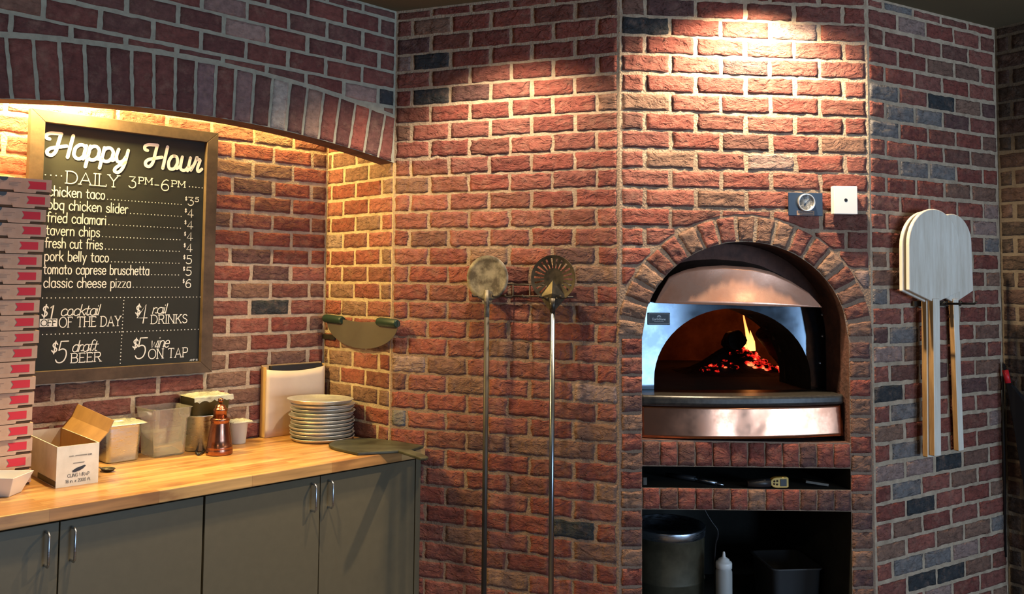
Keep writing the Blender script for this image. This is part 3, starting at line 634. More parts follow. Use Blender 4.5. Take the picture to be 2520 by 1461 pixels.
# ------------------------------------------------------------------ chalkboard
CBX, CBZ = 0.4625, 1.219
root = thing('chalkboard', 'tall black happy hour chalkboard in a brown wooden frame', 'chalkboard', frame('A', CBX, -0.512, CBZ))
w = MB(); w.box(-0.33, 0.33, -0.013, -0.002, 0.04, 1.0); obj('board_panel', w, MT['chalkface'], root)
w = MB(); x0, x1, z1 = -0.3735, 0.3735, 1.034; f = 0.051
def miter(a, b, c, d):
    for yy in (0, 1): pass
    P = [a, b, c, d]; vs = [(x, -0.034, z) for x, z in P] + [(x, 0.0, z) for x, z in P]
    w.add(vs, [(0, 1, 2, 3), (7, 6, 5, 4), (0, 4, 5, 1), (1, 5, 6, 2), (2, 6, 7, 3), (3, 7, 4, 0)])
miter((x0, 0), (x1, 0), (x1 - f, 0.047), (x0 + f, 0.047)); miter((x1, 0), (x1, z1), (x1 - f, z1 - 0.047), (x1 - f, 0.047))
miter((x1, z1), (x0, z1), (x0 + f, z1 - 0.047), (x1 - f, z1 - 0.047)); miter((x0, z1), (x0, 0), (x0 + f, 0.047), (x0 + f, z1 - 0.047))
obj('frame', w, MT['frame'], root, bevel=0.002)
TY = -0.0142
def X(s): return s - CBX
def Z(z): return z - CBZ
def script(part, label, *calls):
    w = MB()
    for c in calls:
        if c[0] == 'dots':
            _, xa, za, xb, zb, n, r = c
            for i in range(n): dotm(w, X(xa + (xb - xa) * i / max(n - 1, 1)), Z(za + (zb - za) * i / max(n - 1, 1)), r, TY)
        else:
            t, xa, xb, z, cap, wd = c[:6]; letters(w, t, X(xa), X(xb), Z(z), cap, wd, TY, **(c[6] if len(c) > 6 else {}))
    o = obj(part, w, MT['chalk'], root)
    return plab(o, label) if label else o
SCR = dict(slant=0.2, tight=1.0, join=True); SER = dict(serif=True, tight=0.8); SCS = dict(slant=0.22, tight=0.2, join=True)
script('headline', 'bold white script word Happy', ('@app#', 0.1500, 0.4520, 2.083, 0.088, 0.0132, SCR))
script('headline', 'bold white script word Hour', ('@ou%', 0.5250, 0.7640, 2.077, 0.094, 0.0132, SCR))
script('day_lettering', 'thin white capitals reading DAILY', ('DAILY', 0.2256, 0.4280, 1.9825, 0.047, 0.0038, SER))
script('hours_lettering', 'thin white lettering reading 3PM-6PM', ('3', 0.4650, 0.4968, 1.985, 0.045, 0.0038), ('PM', 0.5045, 0.5627, 2.0045, 0.0265, 0.0034, dict(serif=True)), ('-', 0.570, 0.592, 1.998, 0.02, 0.0034),
       ('6', 0.5972, 0.6350, 1.985, 0.045, 0.0038), ('PM', 0.6420, 0.7030, 2.0045, 0.0250, 0.0034, dict(serif=True)))
script('dot_leader', None, ('dots', 0.153, 2.008, 0.210, 2.0085, 4, 0.0026)); script('dot_leader', None, ('dots', 0.7205, 2.010, 0.7773, 2.009, 5, 0.0026))
MENU = [('chicken taco', .1665, .375, 1.9297, .6864), ('bbq chicken slider', .1655, .467, 1.879, .6881), ('fried calamari', .165, .3835, 1.829, .6868), ('tavern chips', .163, .3607, 1.780, .6856),
        ('fresh cut fries', .1615, .3737, 1.7313, .6845), ('pork belly taco', .1615, .3986, 1.6812, .685), ('tomato caprese bruschetta', .160, .5609, 1.6318, .685), ('classic cheese pizza', .1622, .4883, 1.580, .6863)]
for (t, a, b, z, e), pr in zip(MENU, '34444556'):
    script('menu_line', 'chalk menu line reading ' + t, (t, a, b, z, 0.039, 0.0038))
    script('dot_leader', None, ('dots', b + 0.010, z + 0.0015, e, z + 0.0015, int((e - b - 0.008) / 0.0136) + 1, 0.0022))
    q = [('$', 0.7035, 0.7125, z + 0.019, 0.018, 0.0026), (pr, 0.7155, 0.7425, z + 0.0005, 0.0345, 0.0034)]
    if t == 'chicken taco': q.append(('5', 0.746, 0.765, z + 0.018, 0.019, 0.0030))
    script('price', 'chalk price of the ' + t, *q)
script('dotted_line', None, ('dots', 0.1606, 1.5403, 0.7828, 1.5403, 42, 0.0023)); script('dotted_line', None, ('dots', 0.4625, 1.5285, 0.4569, 1.2781, 19, 0.0023)); script('dotted_line', None, ('dots', 0.1657, 1.4026, 0.7791, 1.4030, 42, 0.0023))
AM = dict(slant=0.14)
script('offer_amount', 'chalk amount $1', ('$', 0.1570, 0.1800, 1.4645, 0.051, 0.0046, AM), ('1', 0.1840, 0.2000, 1.463, 0.049, 0.0046, AM))
script('offer_script', 'small script word cocktail', ('cocktail', 0.2255, 0.3690, 1.4720, 0.042, 0.0034, SCS)); script('offer_capitals', 'chalk capitals OF THE DAY', ('OF THE DAY', 0.2220, 0.4540, 1.4275, 0.0385, 0.0034, SER))
w = MB(); w.add([(X(0.1540), TY, Z(1.4310)), (X(0.2160), TY, Z(1.4310)), (X(0.2160), TY, Z(1.4616)), (X(0.1540), TY, Z(1.4616))], [(0, 1, 2, 3)])
o = plab(obj('off_patch', w, MT['chalk'], root), 'white chalk block with OFF left dark')
w = MB(); letters(w, 'OFF', X(0.1575), X(0.2125), Z(1.4350), 0.0225, 0.0030, TY - 0.0006, serif=True, tight=0.4); obj('off_lettering', w, MT['chalkface'], o)
script('offer_amount', 'chalk amount $4', ('$', 0.5075, 0.5300, 1.4660, 0.047, 0.0046, AM), ('4', 0.5120, 0.5580, 1.4355, 0.075, 0.0044, AM))
script('offer_script', 'small script word rail', ('rail', 0.5780, 0.6390, 1.4735, 0.040, 0.0034, SCS)); script('offer_capitals', 'chalk capitals DRINKS', ('DRINKS', 0.5740, 0.7300, 1.4320, 0.0350, 0.0034, SER))
script('offer_amount', 'chalk amount $5 beside draft beer', ('$', 0.1965, 0.2190, 1.3285, 0.047, 0.0046, AM), ('5', 0.2120, 0.2530, 1.2935, 0.081, 0.0044, AM))
script('offer_script', 'small script word draft', ('draft', 0.2715, 0.3660, 1.3325, 0.043, 0.0034, SCS)); script('offer_capitals', 'chalk capitals BEER', ('BEER', 0.2690, 0.3830, 1.2905, 0.0355, 0.0034, SER))
script('offer_amount', 'chalk amount $5 beside wine on tap', ('$', 0.5010, 0.5240, 1.3305, 0.045, 0.0046, AM), ('5', 0.5130, 0.5560, 1.2925, 0.083, 0.0046, AM))
script('offer_script', 'small script word wine', ('wine', 0.5755, 0.6530, 1.3335, 0.046, 0.0034, SCS)); script('offer_capitals', 'chalk capitals ON TAP', ('ON TAP', 0.5680, 0.7360, 1.2890, 0.0385, 0.0034, SER))
script('signature', 'tiny chalk signature', ('AMP 16', 0.7451, 0.7800, 1.2705, 0.0075, 0.0012))

# ------------------------------------------------------------------ counter and cabinets
CT = 0.91
root = MB(); root.prism([(SL + 0.004, 0.512), (SR - 0.014, 0.512), (SR - 0.012, -0.006), (SR + 0.062, -0.172), (-1.2, -0.172), (-1.2, -0.012), (SL + 0.004, -0.012)], CT - 0.042, CT)
o = obj('countertop', root, MT['block'], mw=frame('A'), bevel=0.003)
tag(o, 'long butcher block countertop running from the niche to the brick wall', 'countertop')
def cabinet(s0, s1, label):
    t = thing('base_cabinet', label, 'cabinet', frame('A', s0, 0.145, 0), 'grey cabinets under the counter')
    W_ = s1 - s0; w = MB(); we = min(W_ - 0.001, SR - 0.016 - s0); w.box(0.001, W_ - 0.001, 0.024, 0.06, 0.09, CT - 0.043); w.box(0.001, we, 0.06, 0.60, 0.0, CT - 0.043)
    obj('body', w, MT['cab_in'], t)
    h = W_ / 2 if s0 > 0 else 0.040 - s0
    for k in (0, 1):
        w = MB(); a = k * h + 0.0018; b = (h if k == 0 else W_) - 0.0018
        w.box(a, b, 0.0, 0.021, 0.10, CT - 0.052); d = obj('door', w, MT['cab'], t, bevel=0.0015)
        hx = h - 0.040 if k == 0 else h + 0.036
        w = MB(); w.tube([(hx, 0.0, 0.835), (hx, -0.026, 0.836), (hx, -0.034, 0.828), (hx, -0.034, 0.742), (hx, -0.026, 0.734), (hx, 0.0, 0.735)], 0.0042, 10)
        obj('handle', w, MT['steel'], d)
    return t
cabinet(-0.405, 0.511, 'grey-green two-door cabinet under the pizza boxes, cut by the photo edge')
cabinet(0.515, 1.456, 'grey-green two-door cabinet beside the brick wall and the long tools')
w = MB(); w.prism([(1.459, -0.145), (1.485, -0.145), (1.474, -0.12), (1.459, -0.12)], 0.0, CT - 0.044); o = obj('trim_1', w, MT['cab'], mw=frame('A')); struct(o, 'grey-green filler strip between cabinet and brick wall', 'trim')

# ------------------------------------------------------------------ stack of pizza boxes
PXR = [.089, .086, .075, .077, .070, .068, .068, .068, .066, .066, .067, .065, .059, .062, .061, .056, .060, .061, .059, .060]
ORD = ['topmost', 'second from the top', 'third from the top', 'fourth from the top', 'fifth from the top', 'sixth from the top', 'seventh from the top', 'eighth from the top', 'ninth from the top', 'tenth from the top',
       'tenth from the bottom', 'ninth from the bottom', 'eighth from the bottom', 'seventh from the bottom', 'sixth from the bottom', 'fifth from the bottom', 'fourth from the bottom', 'third from the bottom', 'second from the bottom', 'lowest']
BH = 0.0525
def pizza_box():
    t = thing('pizza_box', 'x', 'box', Matrix.Identity(4), 'stack of pizza boxes')
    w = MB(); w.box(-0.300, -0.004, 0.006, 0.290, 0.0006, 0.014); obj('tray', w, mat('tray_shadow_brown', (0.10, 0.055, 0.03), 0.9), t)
    w = MB(); w.box(-0.305, 0, 0.003, 0.295, 0.0085, BH - 0.001)
    for a, b in ((-0.119, -0.052), (-0.253, -0.186)):
        w.add([(a - 0.004, 0.0, 0.014), (b + 0.004, 0.0, 0.014), (b, 0.0, 0.0015), (a, 0.0, 0.0015), (a - 0.004, 0.0035, 0.014), (b + 0.004, 0.0035, 0.014), (b, 0.0035, 0.0015), (a, 0.0035, 0.0015)],
              [(3, 2, 1, 0), (4, 5, 6, 7), (2, 3, 7, 6), (3, 0, 4, 7), (1, 2, 6, 5), (0, 1, 5, 4)])
    obj('lid', w, MT['kraft'], t)
    w = MB(); a, b, z0, z1 = -0.077, -0.018, 0.0155, 0.0420
    w.add([(a, 0.0015, z0), (b, 0.0015, z0), (b, 0.0015, z1), (a, 0.0015, z1), (a + 0.008, 0.0015, (z0 + z1) / 2)], [(0, 1, 4), (1, 2, 4), (2, 3, 4)]); plab(obj('red_flag', w, MT['redprint'], t), 'printed red swallow-tailed flag')
    w = MB()
    for (a, b) in ((-0.135, -0.098), (-0.205, -0.150)):
        for z in (0.034, 0.029, 0.024): w.box(a, b - (0.01 if z < 0.03 else 0), 0.0018, 0.003, z, z + 0.0016)
    obj('print', w, MT['greyprint'], t)
    w = MB(); w.add([(-0.1525 + 0.014 * math.cos(PI + PI * k / 8), 0.0012, BH - 0.001 + 0.014 * math.sin(PI + PI * k / 8)) for k in range(9)], [tuple(range(9))]); obj('thumb_notch', w, MT['black'], t)
    return t
def dup(src, mw, label=None, group=None):
    def cp_(o, par):
        c = o.copy(); COL.objects.link(c)
        if par is not None:
            c.parent = par; c.matrix_parent_inverse = o.matrix_parent_inverse.copy()
        for ch in o.children: cp_(ch, c)
        return c
    r = cp_(src, None); r.matrix_world = mw
    if label: r['label'] = label
    if group: r['group'] = group
    return r
pb = pizza_box()
for i in range(20):
    z = CT + 0.0002 + (19 - i) * BH
    mw = frame('A', PXR[i], -0.212 + 0.003 * math.sin(i * 2.1), z, 0.012 * math.sin(i * 1.7))
    lab = ('pizza box %s of the tall stack by the chalkboard' % ORD[i])
    if i == 0: pb.matrix_world = mw; pb['label'] = lab
    else: dup(pb, mw, lab)

# ------------------------------------------------------------------ things on the counter
def onA(s, off, z=CT + 0.0004, rz=0): return frame('A', s, off, z, rz)
# square flared bowl
t = thing('square_bowl', 'white square flared bowl standing in front of the pizza boxes', 'bowl', onA(-0.047, -0.118, rz=PI / 4))
w = MB(); O_ = [(0.036, 0.0), (0.062, 0.065), (0.0585, 0.065), (0.034, 0.006)]
rings = []
for (h, z) in O_: rings.append([(-h, -h, z), (h, -h, z), (h, h, z), (-h, h, z)])
vs = [v for r in rings for v in r]; fs = [(3, 2, 1, 0)] + [(4 * i + k, 4 * i + (k + 1) % 4, 4 * i + 4 + (k + 1) % 4, 4 * i + 4 + k) for i in range(3) for k in range(4)] + [(12, 13, 14, 15)]
w.add(vs, fs); obj('bowl_body', w, MT['porcelain'], t, bevel=0.0015)
# cling wrap carton
t = thing('cling_wrap_carton', 'battered white cling wrap carton with its brown lid flap standing open', 'carton', onA(0.100, -0.090, rz=math.radians(-1.5)))
wd, dp, ht, th = 0.136, 0.415, 0.137, 0.0035
w = MB(); w.box(0, wd, 0, dp, 0, th); w.box(0, wd, 0, th, th, ht); w.box(0, wd, dp - th, dp, th, ht); w.box(0, th, th, dp - th, th, ht); w.box(wd - th, wd, th, dp - th, th, ht)
car = obj('carton_body', w, MT['whitebox'], t)
w = MB(); e = 0.0006
for q in ([(th + e, th + e), (wd - th - e, th + e)], [(wd - th - e, th + e), (wd - th - e, dp - th)], [(th + e, th + e), (th + e, dp - th)]):
    (xa, ya), (xb, yb) = q; w.add([(xa, ya, th), (xb, yb, th), (xb, yb, ht - 0.001), (xa, ya, ht - 0.001)], [(0, 1, 2, 3)])
w.add([(th, th, th + e), (wd - th, th, th + e), (wd - th, dp - th, th + e), (th, dp - th, th + e)], [(0, 1, 2, 3)])
plab(obj('lining', w, MT['kraft_dark'], t), 'brown cardboard inside')
w = MB()
fl = [(wd - 0.001, 0.004, ht), (wd - 0.001, dp, ht), (wd + 0.050, dp - 0.015, ht + 0.086), (wd + 0.043, -0.004, ht + 0.072)]
mid = [tuple((Vector(fl[0]) + Vector(fl[3])) / 2 + Vector((0.006, 0, -0.004))), tuple((Vector(fl[1]) + Vector(fl[2])) / 2 + Vector((0.006, 0, -0.004)))]
vs = [fl[0], fl[1], mid[1], fl[2], fl[3], mid[0]]; o2 = [(x + 0.003, y, z - 0.001) for x, y, z in vs]
w.add(vs + o2, [(0, 1, 2, 5), (5, 2, 3, 4), (6, 11, 8, 7), (11, 10, 9, 8), (0, 6, 7, 1), (1, 7, 8, 2), (2, 8, 9, 3), (3, 9, 10, 4), (4, 10, 11, 5), (5, 11, 6, 0)])
plab(obj('lid_flap', w, MT['kraft_dark'], t), 'raised brown cardboard flap')
w = MB(); y = -0.0008
letters(w, 'CLING WRAP', 0.036, 0.106, 0.031, 0.011, 0.0013, y, tight=0.5); letters(w, '18 in. x 2000 ft.', 0.030, 0.112, 0.013, 0.010, 0.0012, y, tight=0.5)
letters(w, 'www.', 0.040, 0.056, 0.099, 0.006, 0.0011, y); letters(w, '.com', 0.098, 0.112, 0.099, 0.006, 0.0011, y)
for k in range(13): ribbon(w, [(0.059 + 0.003 * k, 0.0995), (0.0605 + 0.003 * k, 0.103)], 0.0013, y)
for k in range(9): ribbon(w, [(0.053 + 0.004 * k, 0.076), (0.056 + 0.004 * k, 0.0775)], 0.0016, y)
obj('printing', w, MT['black'], t)
w = MB(); w.box(-0.0012, 0.0, 0.002, 0.20, 0.003, 0.022); obj('side_band', w, MT['black'], t)
w = MB(); P = [(0.050, 0.052), (0.064, 0.060), (0.090, 0.067), (0.094, 0.064), (0.084, 0.055), (0.074, 0.050), (0.062, 0.047), (0.052, 0.047)]
w.add([(x, y - 0.0004, z) for x, z in P], [tuple(reversed(range(8)))]); plab(obj('hand_hole', w, MT['black'], t), 'torn dark hand hole')
# spoon
t = thing('spoon', 'dark metal spoon lying right of the cling wrap carton', 'spoon', onA(0.325, -0.240, rz=math.radians(112)))
w = MB(); n = 20; vs = []
for j, (r, z) in enumerate(((1.0, 0.012), (0.93, 0.0125), (0.75, 0.005), (0.4, 0.0018), (0.0, 0.001))):
    for k in range(n): an = 2 * PI * k / n; vs.append((0.032 * r * math.cos(an), 0.022 * r * math.sin(an), z))
w.add(vs, [(j * n + k, j * n + (k + 1) % n, (j + 1) * n + (k + 1) % n, (j + 1) * n + k) for j in range(4) for k in range(n)], 0, True)
o = obj('spoon_bowl', w, MT['burnt_dark'], t); sd = o.modifiers.new('thick', 'SOLIDIFY'); sd.thickness = 0.0012; sd.offset = -1
w = MB(); w.tube([(0.030, 0, 0.011), (0.05, 0, 0.012), (0.09, 0, 0.008), (0.14, 0, 0.004)], [0.003, 0.003, 0.004, 0.006], 8, flat=0.4); obj('spoon_handle', w, MT['burnt_dark'], t)
# sixth-size steel pan under cling film
def rrect(hx, hy, r, n=5):
    P = []
    for cx, cy, a0 in ((hx - r, hy - r, 0), (-hx + r, hy - r, 90), (-hx + r, -hy + r, 180), (hx - r, -hy + r, 270)):
        for k in range(n + 1): an = math.radians(a0 + 90 * k / n); P.append((cx + r * math.cos(an), cy + r * math.sin(an)))
    return P
def loft(w, rings, m=0, smooth=True, cap0=True, cap1=False):
    n = len(rings[0]); vs = [v for r in rings for v in r]
    fs = [(i * n + k, i * n + (k + 1) % n, (i + 1) * n + (k + 1) % n, (i + 1) * n + k) for i in range(len(rings) - 1) for k in range(n)]
    if cap0: fs.append(tuple(reversed(range(n))))
    if cap1: fs.append(tuple((len(rings) - 1) * n + k for k in range(n)))
    w.add(vs, fs, m, smooth)
def rr(hx, hy, r, z): return [(x, y, z) for x, y in rrect(hx, hy, r)]
t = thing('steel_food_pan', 'deep steel food pan covered with cling film, between carton and clear tub', 'food pan', onA(0.432, -0.435, rz=math.radians(2)))
w = MB(); loft(w, [rr(0.058, 0.060, 0.018, 0.0), rr(0.062, 0.064, 0.02, 0.006), rr(0.067, 0.069, 0.02, 0.128), rr(0.069, 0.071, 0.02, 0.140), rr(0.080, 0.080, 0.014, 0.146), rr(0.081, 0.081, 0.014, 0.142)])
obj('pan_body', w, MT['steel'], t)
def film(hx, hy, z, amp, seed):
    w = MB(); n = 14; vs = []
    for j in range(n + 1):
        for i in range(n + 1):
            u, v = i / n * 2 - 1, j / n * 2 - 1; e = max(abs(u), abs(v)); q = z + amp * (nz(u * 3 + seed, v * 3) + 0.6 * nz(u * 8, v * 8 + seed)) * (1 - e ** 4) - (0.006 if e > 0.99 else 0)
            vs.append((u * hx, v * hy, q))
    w.add(vs, [(j * (n + 1) + i, j * (n + 1) + i + 1, (j + 1) * (n + 1) + i + 1, (j + 1) * (n + 1) + i) for j in range(n) for i in range(n)], 0, True)
    return w
obj('film_cover', film(0.083, 0.083, 0.150, 0.008, 3.0), MT['film'], t)
# clear square storage tub
t = thing('clear_storage_tub', 'empty clear square plastic tub between the two covered pans', 'tub', onA(0.610, -0.425, rz=math.radians(3)))
w = MB(); loft(w, [rr(0.062, 0.062, 0.022, 0.0), rr(0.067, 0.067, 0.022, 0.006), rr(0.072, 0.072, 0.02, 0.145), rr(0.079, 0.079, 0.02, 0.150), rr(0.082, 0.082, 0.02, 0.186), rr(0.086, 0.086, 0.018, 0.189), rr(0.085, 0.085, 0.018, 0.191),
                   rr(0.079, 0.079, 0.018, 0.190), rr(0.076, 0.076, 0.018, 0.152), rr(0.069, 0.069, 0.018, 0.146), rr(0.064, 0.064, 0.02, 0.008)], cap1=True)
obj('tub_body', w, MT['clear'], t)
# round steel pan with a wrapped tub on top
t = thing('steel_bain_marie', 'tall round steel pan behind the copper mill', 'food pan', onA(0.775, -0.432))
w = MB(); w.lathe([(0.0, 0.0), (0.072, 0.0), (0.077, 0.006), (0.080, 0.135), (0.088, 0.142), (0.089, 0.146), (0.086, 0.147), (0.078, 0.140), (0.074, 0.012), (0, 0.010)], 40); obj('pan_body', w, MT['steel'], t)
t = thing('wrapped_olive_tub', 'dark olive tub wrapped in cling film on top of the round steel pan', 'tub', onA(0.785, -0.430, CT + 0.148))
w = MB(); loft(w, [rr(0.075, 0.070, 0.02, 0.0), rr(0.080, 0.075, 0.02, 0.070), rr(0.082, 0.078, 0.02, 0.074)], cap1=True); obj('tub_body', w, MT['olive'], t)
obj('film_cover', film(0.086, 0.082, 0.080, 0.012, 8.0), MT['film'], t)
w = MB(); vs = []
for i in range(17):
    u = -1 + 2 * i / 16; dz = 0.022 + 0.016 * nz(i * 0.7, 2.0)
    vs += [(u * 0.085, -0.081, 0.079 + 0.004 * nz(i * .9, 4)), (u * 0.086, -0.086, 0.079 - dz)]
w.add(vs, [(2 * i, 2 * i + 1, 2 * i + 3, 2 * i + 2) for i in range(16)], 0, True); obj('film_skirt', w, MT['film'], t)
# copper mill
t = thing('copper_mill', 'copper pepper mill with a ringed neck and finial', 'pepper mill', onA(0.775, -0.272))
w = MB(); w.lathe([(0.0, 0.0), (0.050, 0.0), (0.0525, 0.004), (0.0525, 0.020), (0.050, 0.028), (0.0515, 0.031), (0.049, 0.034), (0.046, 0.060), (0.037, 0.122), (0.036, 0.132), (0.0385, 0.134), (0.0385, 0.142), (0.031, 0.147), (0.0, 0.147)], 40)
obj('mill_body', w, MT['copper_old'], t)
w = MB(); w.lathe([(0.0, 0.147), (0.027, 0.147), (0.0265, 0.172), (0.029, 0.175), (0.029, 0.180), (0.024, 0.184), (0.021, 0.188), (0.018, 0.196), (0.009, 0.200), (0.006, 0.203), (0.0, 0.203)], 36); obj('mill_head', w, MT['copper_old'], t)
w = MB(); w.lathe([(0.0, 0.203), (0.005, 0.203), (0.006, 0.206), (0.0105, 0.211), (0.0115, 0.217), (0.009, 0.223), (0.0, 0.226)], 24); obj('finial', w, MT['copper_old'], t)
# small cup with film
t = thing('plastic_cup', 'small translucent cup with a film lid, right of the copper mill', 'cup', onA(0.945, -0.436))
w = MB(); w.lathe([(0, 0), (0.029, 0.0), (0.031, 0.004), (0.039, 0.092), (0.043, 0.094), (0.043, 0.097), (0.0375, 0.096), (0.029, 0.006), (0, 0.005)], 32); obj('cup_body', w, MT['milky'], t)
w = MB(); w.lathe([(0, 0.006), (0.028, 0.006), (0.0295, 0.028), (0, 0.029)], 28); plab(obj('sauce', w, MT['olive'], t), 'dark sauce in the bottom')
w = film(0.046, 0.046, 0.100, 0.006, 12.0); obj('film_cover', w, MT['film'], t)
# black tongs lying by the tub
t = thing('black_tongs', 'small black tongs lying between clear tub and copper mill', 'tongs', onA(0.722, -0.335, rz=math.radians(60)))
for sgn in (-1, 1):
    w = MB(); w.tube([(-0.05, 0, 0.006), (-0.01, 0.012 * sgn, 0.006), (0.03, 0.016 * sgn, 0.006), (0.055, 0.006 * sgn, 0.006)], [0.005, 0.004, 0.004, 0.0055], 8, flat=0.9); obj('arm', w, MT['black'], t)
# paper holder
t = thing('paper_holder', 'cream paper sack with a dark open mouth leaning in the niche corner', 'paper bag', onA(1.088, -0.470))
w = MB(); hw, hh = 0.310, 0.318
w.box(0.0, hw, 0.036, 0.042, 0, hh + 0.002); w.box(0.0, 0.004, 0.0, 0.036, 0, hh - 0.004); w.box(hw - 0.004, hw, 0.0, 0.036, 0, hh - 0.004); w.box(0, hw, 0, 0.036, 0, 0.004)
obj('holder_back', w, MT['tanwood'], t)
w = MB(); n = 16; vs = []
for j in range(9):
    for i in range(n + 1):
        u, v = i / n, j / 8; top = hh - 0.014 - 0.013 * math.sin(PI * u) ** 0.8
        vs.append((0.004 + (hw - 0.008) * u, -0.010 * math.sin(PI * u) * v ** 3, 0.002 + (top - 0.002) * v))
w.add(vs, [(j * (n + 1) + i, j * (n + 1) + i + 1, (j + 1) * (n + 1) + i + 1, (j + 1) * (n + 1) + i) for j in range(8) for i in range(n)], 0, True)
o = obj('front_sheet', w, MT['paper'], t); sd = o.modifiers.new('thick', 'SOLIDIFY'); sd.thickness = 0.002; sd.offset = 1
w = MB(); w.box(0.035, hw - 0.012, 0.008, 0.0355, 0.006, hh - 0.002); plab(obj('contents', w, MT['black'], t), 'dark contents inside the mouth')
# stack of aluminium pizza pans
def pan(r, h=0.0152):
    t = thing('pizza_pan', 'x', 'pan', Matrix.Identity(4), 'stack of round aluminium pizza pans')
    w = MB(); w.lathe([(0, 0.0), (r * 0.90, 0.0), (r * 0.92, 0.001), (r * 0.985, h - 0.003), (r * 0.99, h - 0.002), (r, h - 0.0022), (r + 0.001, h - 0.0005), (r, h + 0.0006), (r * 0.975, h), (r * 0.905, 0.0022), (0, 0.0018)], 56)
    obj('pan_shell', w, MT['alu'], t)
    w = MB(); ax = [(r * math.cos(2 * PI * k / 56), r * math.sin(2 * PI * k / 56), h - 0.0004) for k in range(57)]; w.tube(ax, 0.0018, 6, caps=False); obj('rolled_rim', w, MT['alu'], t)
    return t
PC = (1.270, -0.288); p0 = pan(0.140); PN = ['topmost', 'second from the top', 'third from the top', 'fourth from the top', 'fifth from the top', 'sixth from the top', 'fifth from the bottom', 'fourth from the bottom', 'third from the bottom', 'second from the bottom', 'lowest']
for i in range(11):
    k = 10 - i; sc = 1.0 + (0.035 if i == 0 else 0.0) + 0.008 * math.sin(k * 2.3)
    dx, dy = (0.004 * math.sin(k * 1.9), 0.004 * math.cos(k * 2.7)); tl = 0.006 * math.sin(k * 1.3)
    if i == 0: dx, dy, tl = -0.018, 0.010, 0.03
    if i == 1: dx = 0.0; tl = 0.02
    mw = onA(PC[0] + dx, PC[1] + dy, CT + 0.0005 + 0.0160 * k + (0.006 if i == 0 else 0)) @ Matrix.Rotation(tl, 4, 'Y') @ Matrix.Scale(sc, 4, (1, 0, 0)) @ Matrix.Scale(sc, 4, (0, 1, 0))
    lab = 'round aluminium pizza pan, %s of the pan stack' % PN[i]
    if i == 0: p0.matrix_world = mw; p0['label'] = lab
    else: dup(p0, mw, lab)
# charred baking board with a short handle
t = thing('baking_board', 'dark charred baking board with a short handle over the counter edge', 'board', onA(0, 0, CT + 0.0004))
bp_ = [(1.205, 0.135), (1.168, 0.075), (1.160, 0.030), (1.164, -0.060), (1.166, -0.132), (1.318, -0.214), (1.366, -0.232), (1.455, -0.192), (1.452, -0.06), (1.425, 0.03), (1.400, 0.105), (1.36, 0.145), (1.28, 0.155)]
bp_ = [(1.19, .112), (1.168, .072), (1.158, .02), (1.164, -.135), (1.312, -.204), (1.372, -.226), (1.462, -.193), (1.440, -.04), (1.405, .10), (1.37, .135), (1.30, .150), (1.235, .142)]
w = MB(); w.prism(bp_, 0.0, 0.013); obj('board_blade', w, MT['slate'], t, bevel=0.004)
w = MB(); w.prism([(1.316, -0.200), (1.368, -0.220), (1.338, -0.350), (1.322, -0.392), (1.300, -0.404), (1.286, -0.385), (1.296, -0.330)], 0.001, 0.012); obj('board_handle', w, MT['slate'], t, bevel=0.003)

# ------------------------------------------------------------------ the wood-fired oven
def onC(s, off, z, rz=0): return frame('C', s, off, z, rz)
OZ = 1.0
oven = thing('pizza_oven', 'arched wood-fired pizza oven with copper hood and copper apron, set in the brick wall', 'oven', onC(CX, 0, OZ))
MX, MA, MBh, MZ, HZ = 0.537 - CX, 0.343, 0.300, 1.212 - OZ, 1.165 - OZ
def cz(z): return z - OZ
def arch_pts(cx, a, b, z0, zb, n=28): return [(cx - a, zb)] + [(cx + a * math.cos(PI - PI * k / n), z0 + b * math.sin(PI - PI * k / n)) for k in range(n + 1)] + [(cx + a, zb)]
inn = arch_pts(MX, MA, MBh, MZ, HZ); out = arch_pts(0.0, CA - 0.004, CB - 0.004, CZ - OZ, HZ)
w = MB(); vs = []
for (a, b) in zip(inn, out): vs += [(a[0], DEP, a[1]), (b[0], DEP, sag(b[0] + CX, b[1] + OZ) - OZ)]
vs2 = [(x, y + 0.012, z) for x, y, z in vs]; n = len(inn)
w.add(vs, [(2 * i, 2 * i + 1, 2 * i + 3, 2 * i + 2) for i in range(n - 1)])
obj('front_plate', w, MT['dark_steel'], oven)
w = MB()
for (x, z) in ((0.413, cz(1.488)), (0.413, cz(1.395)), (0.40, cz(1.28))): w.lathe([(0.006, 0), (0.006, 0.003), (0.003, 0.005), (0, 0.005)], 12, axis=Matrix.Translation((x, DEP, z)) @ Matrix.Rotation(PI / 2, 4, 'X'))
obj('bolts', w, MT['steel'], oven)
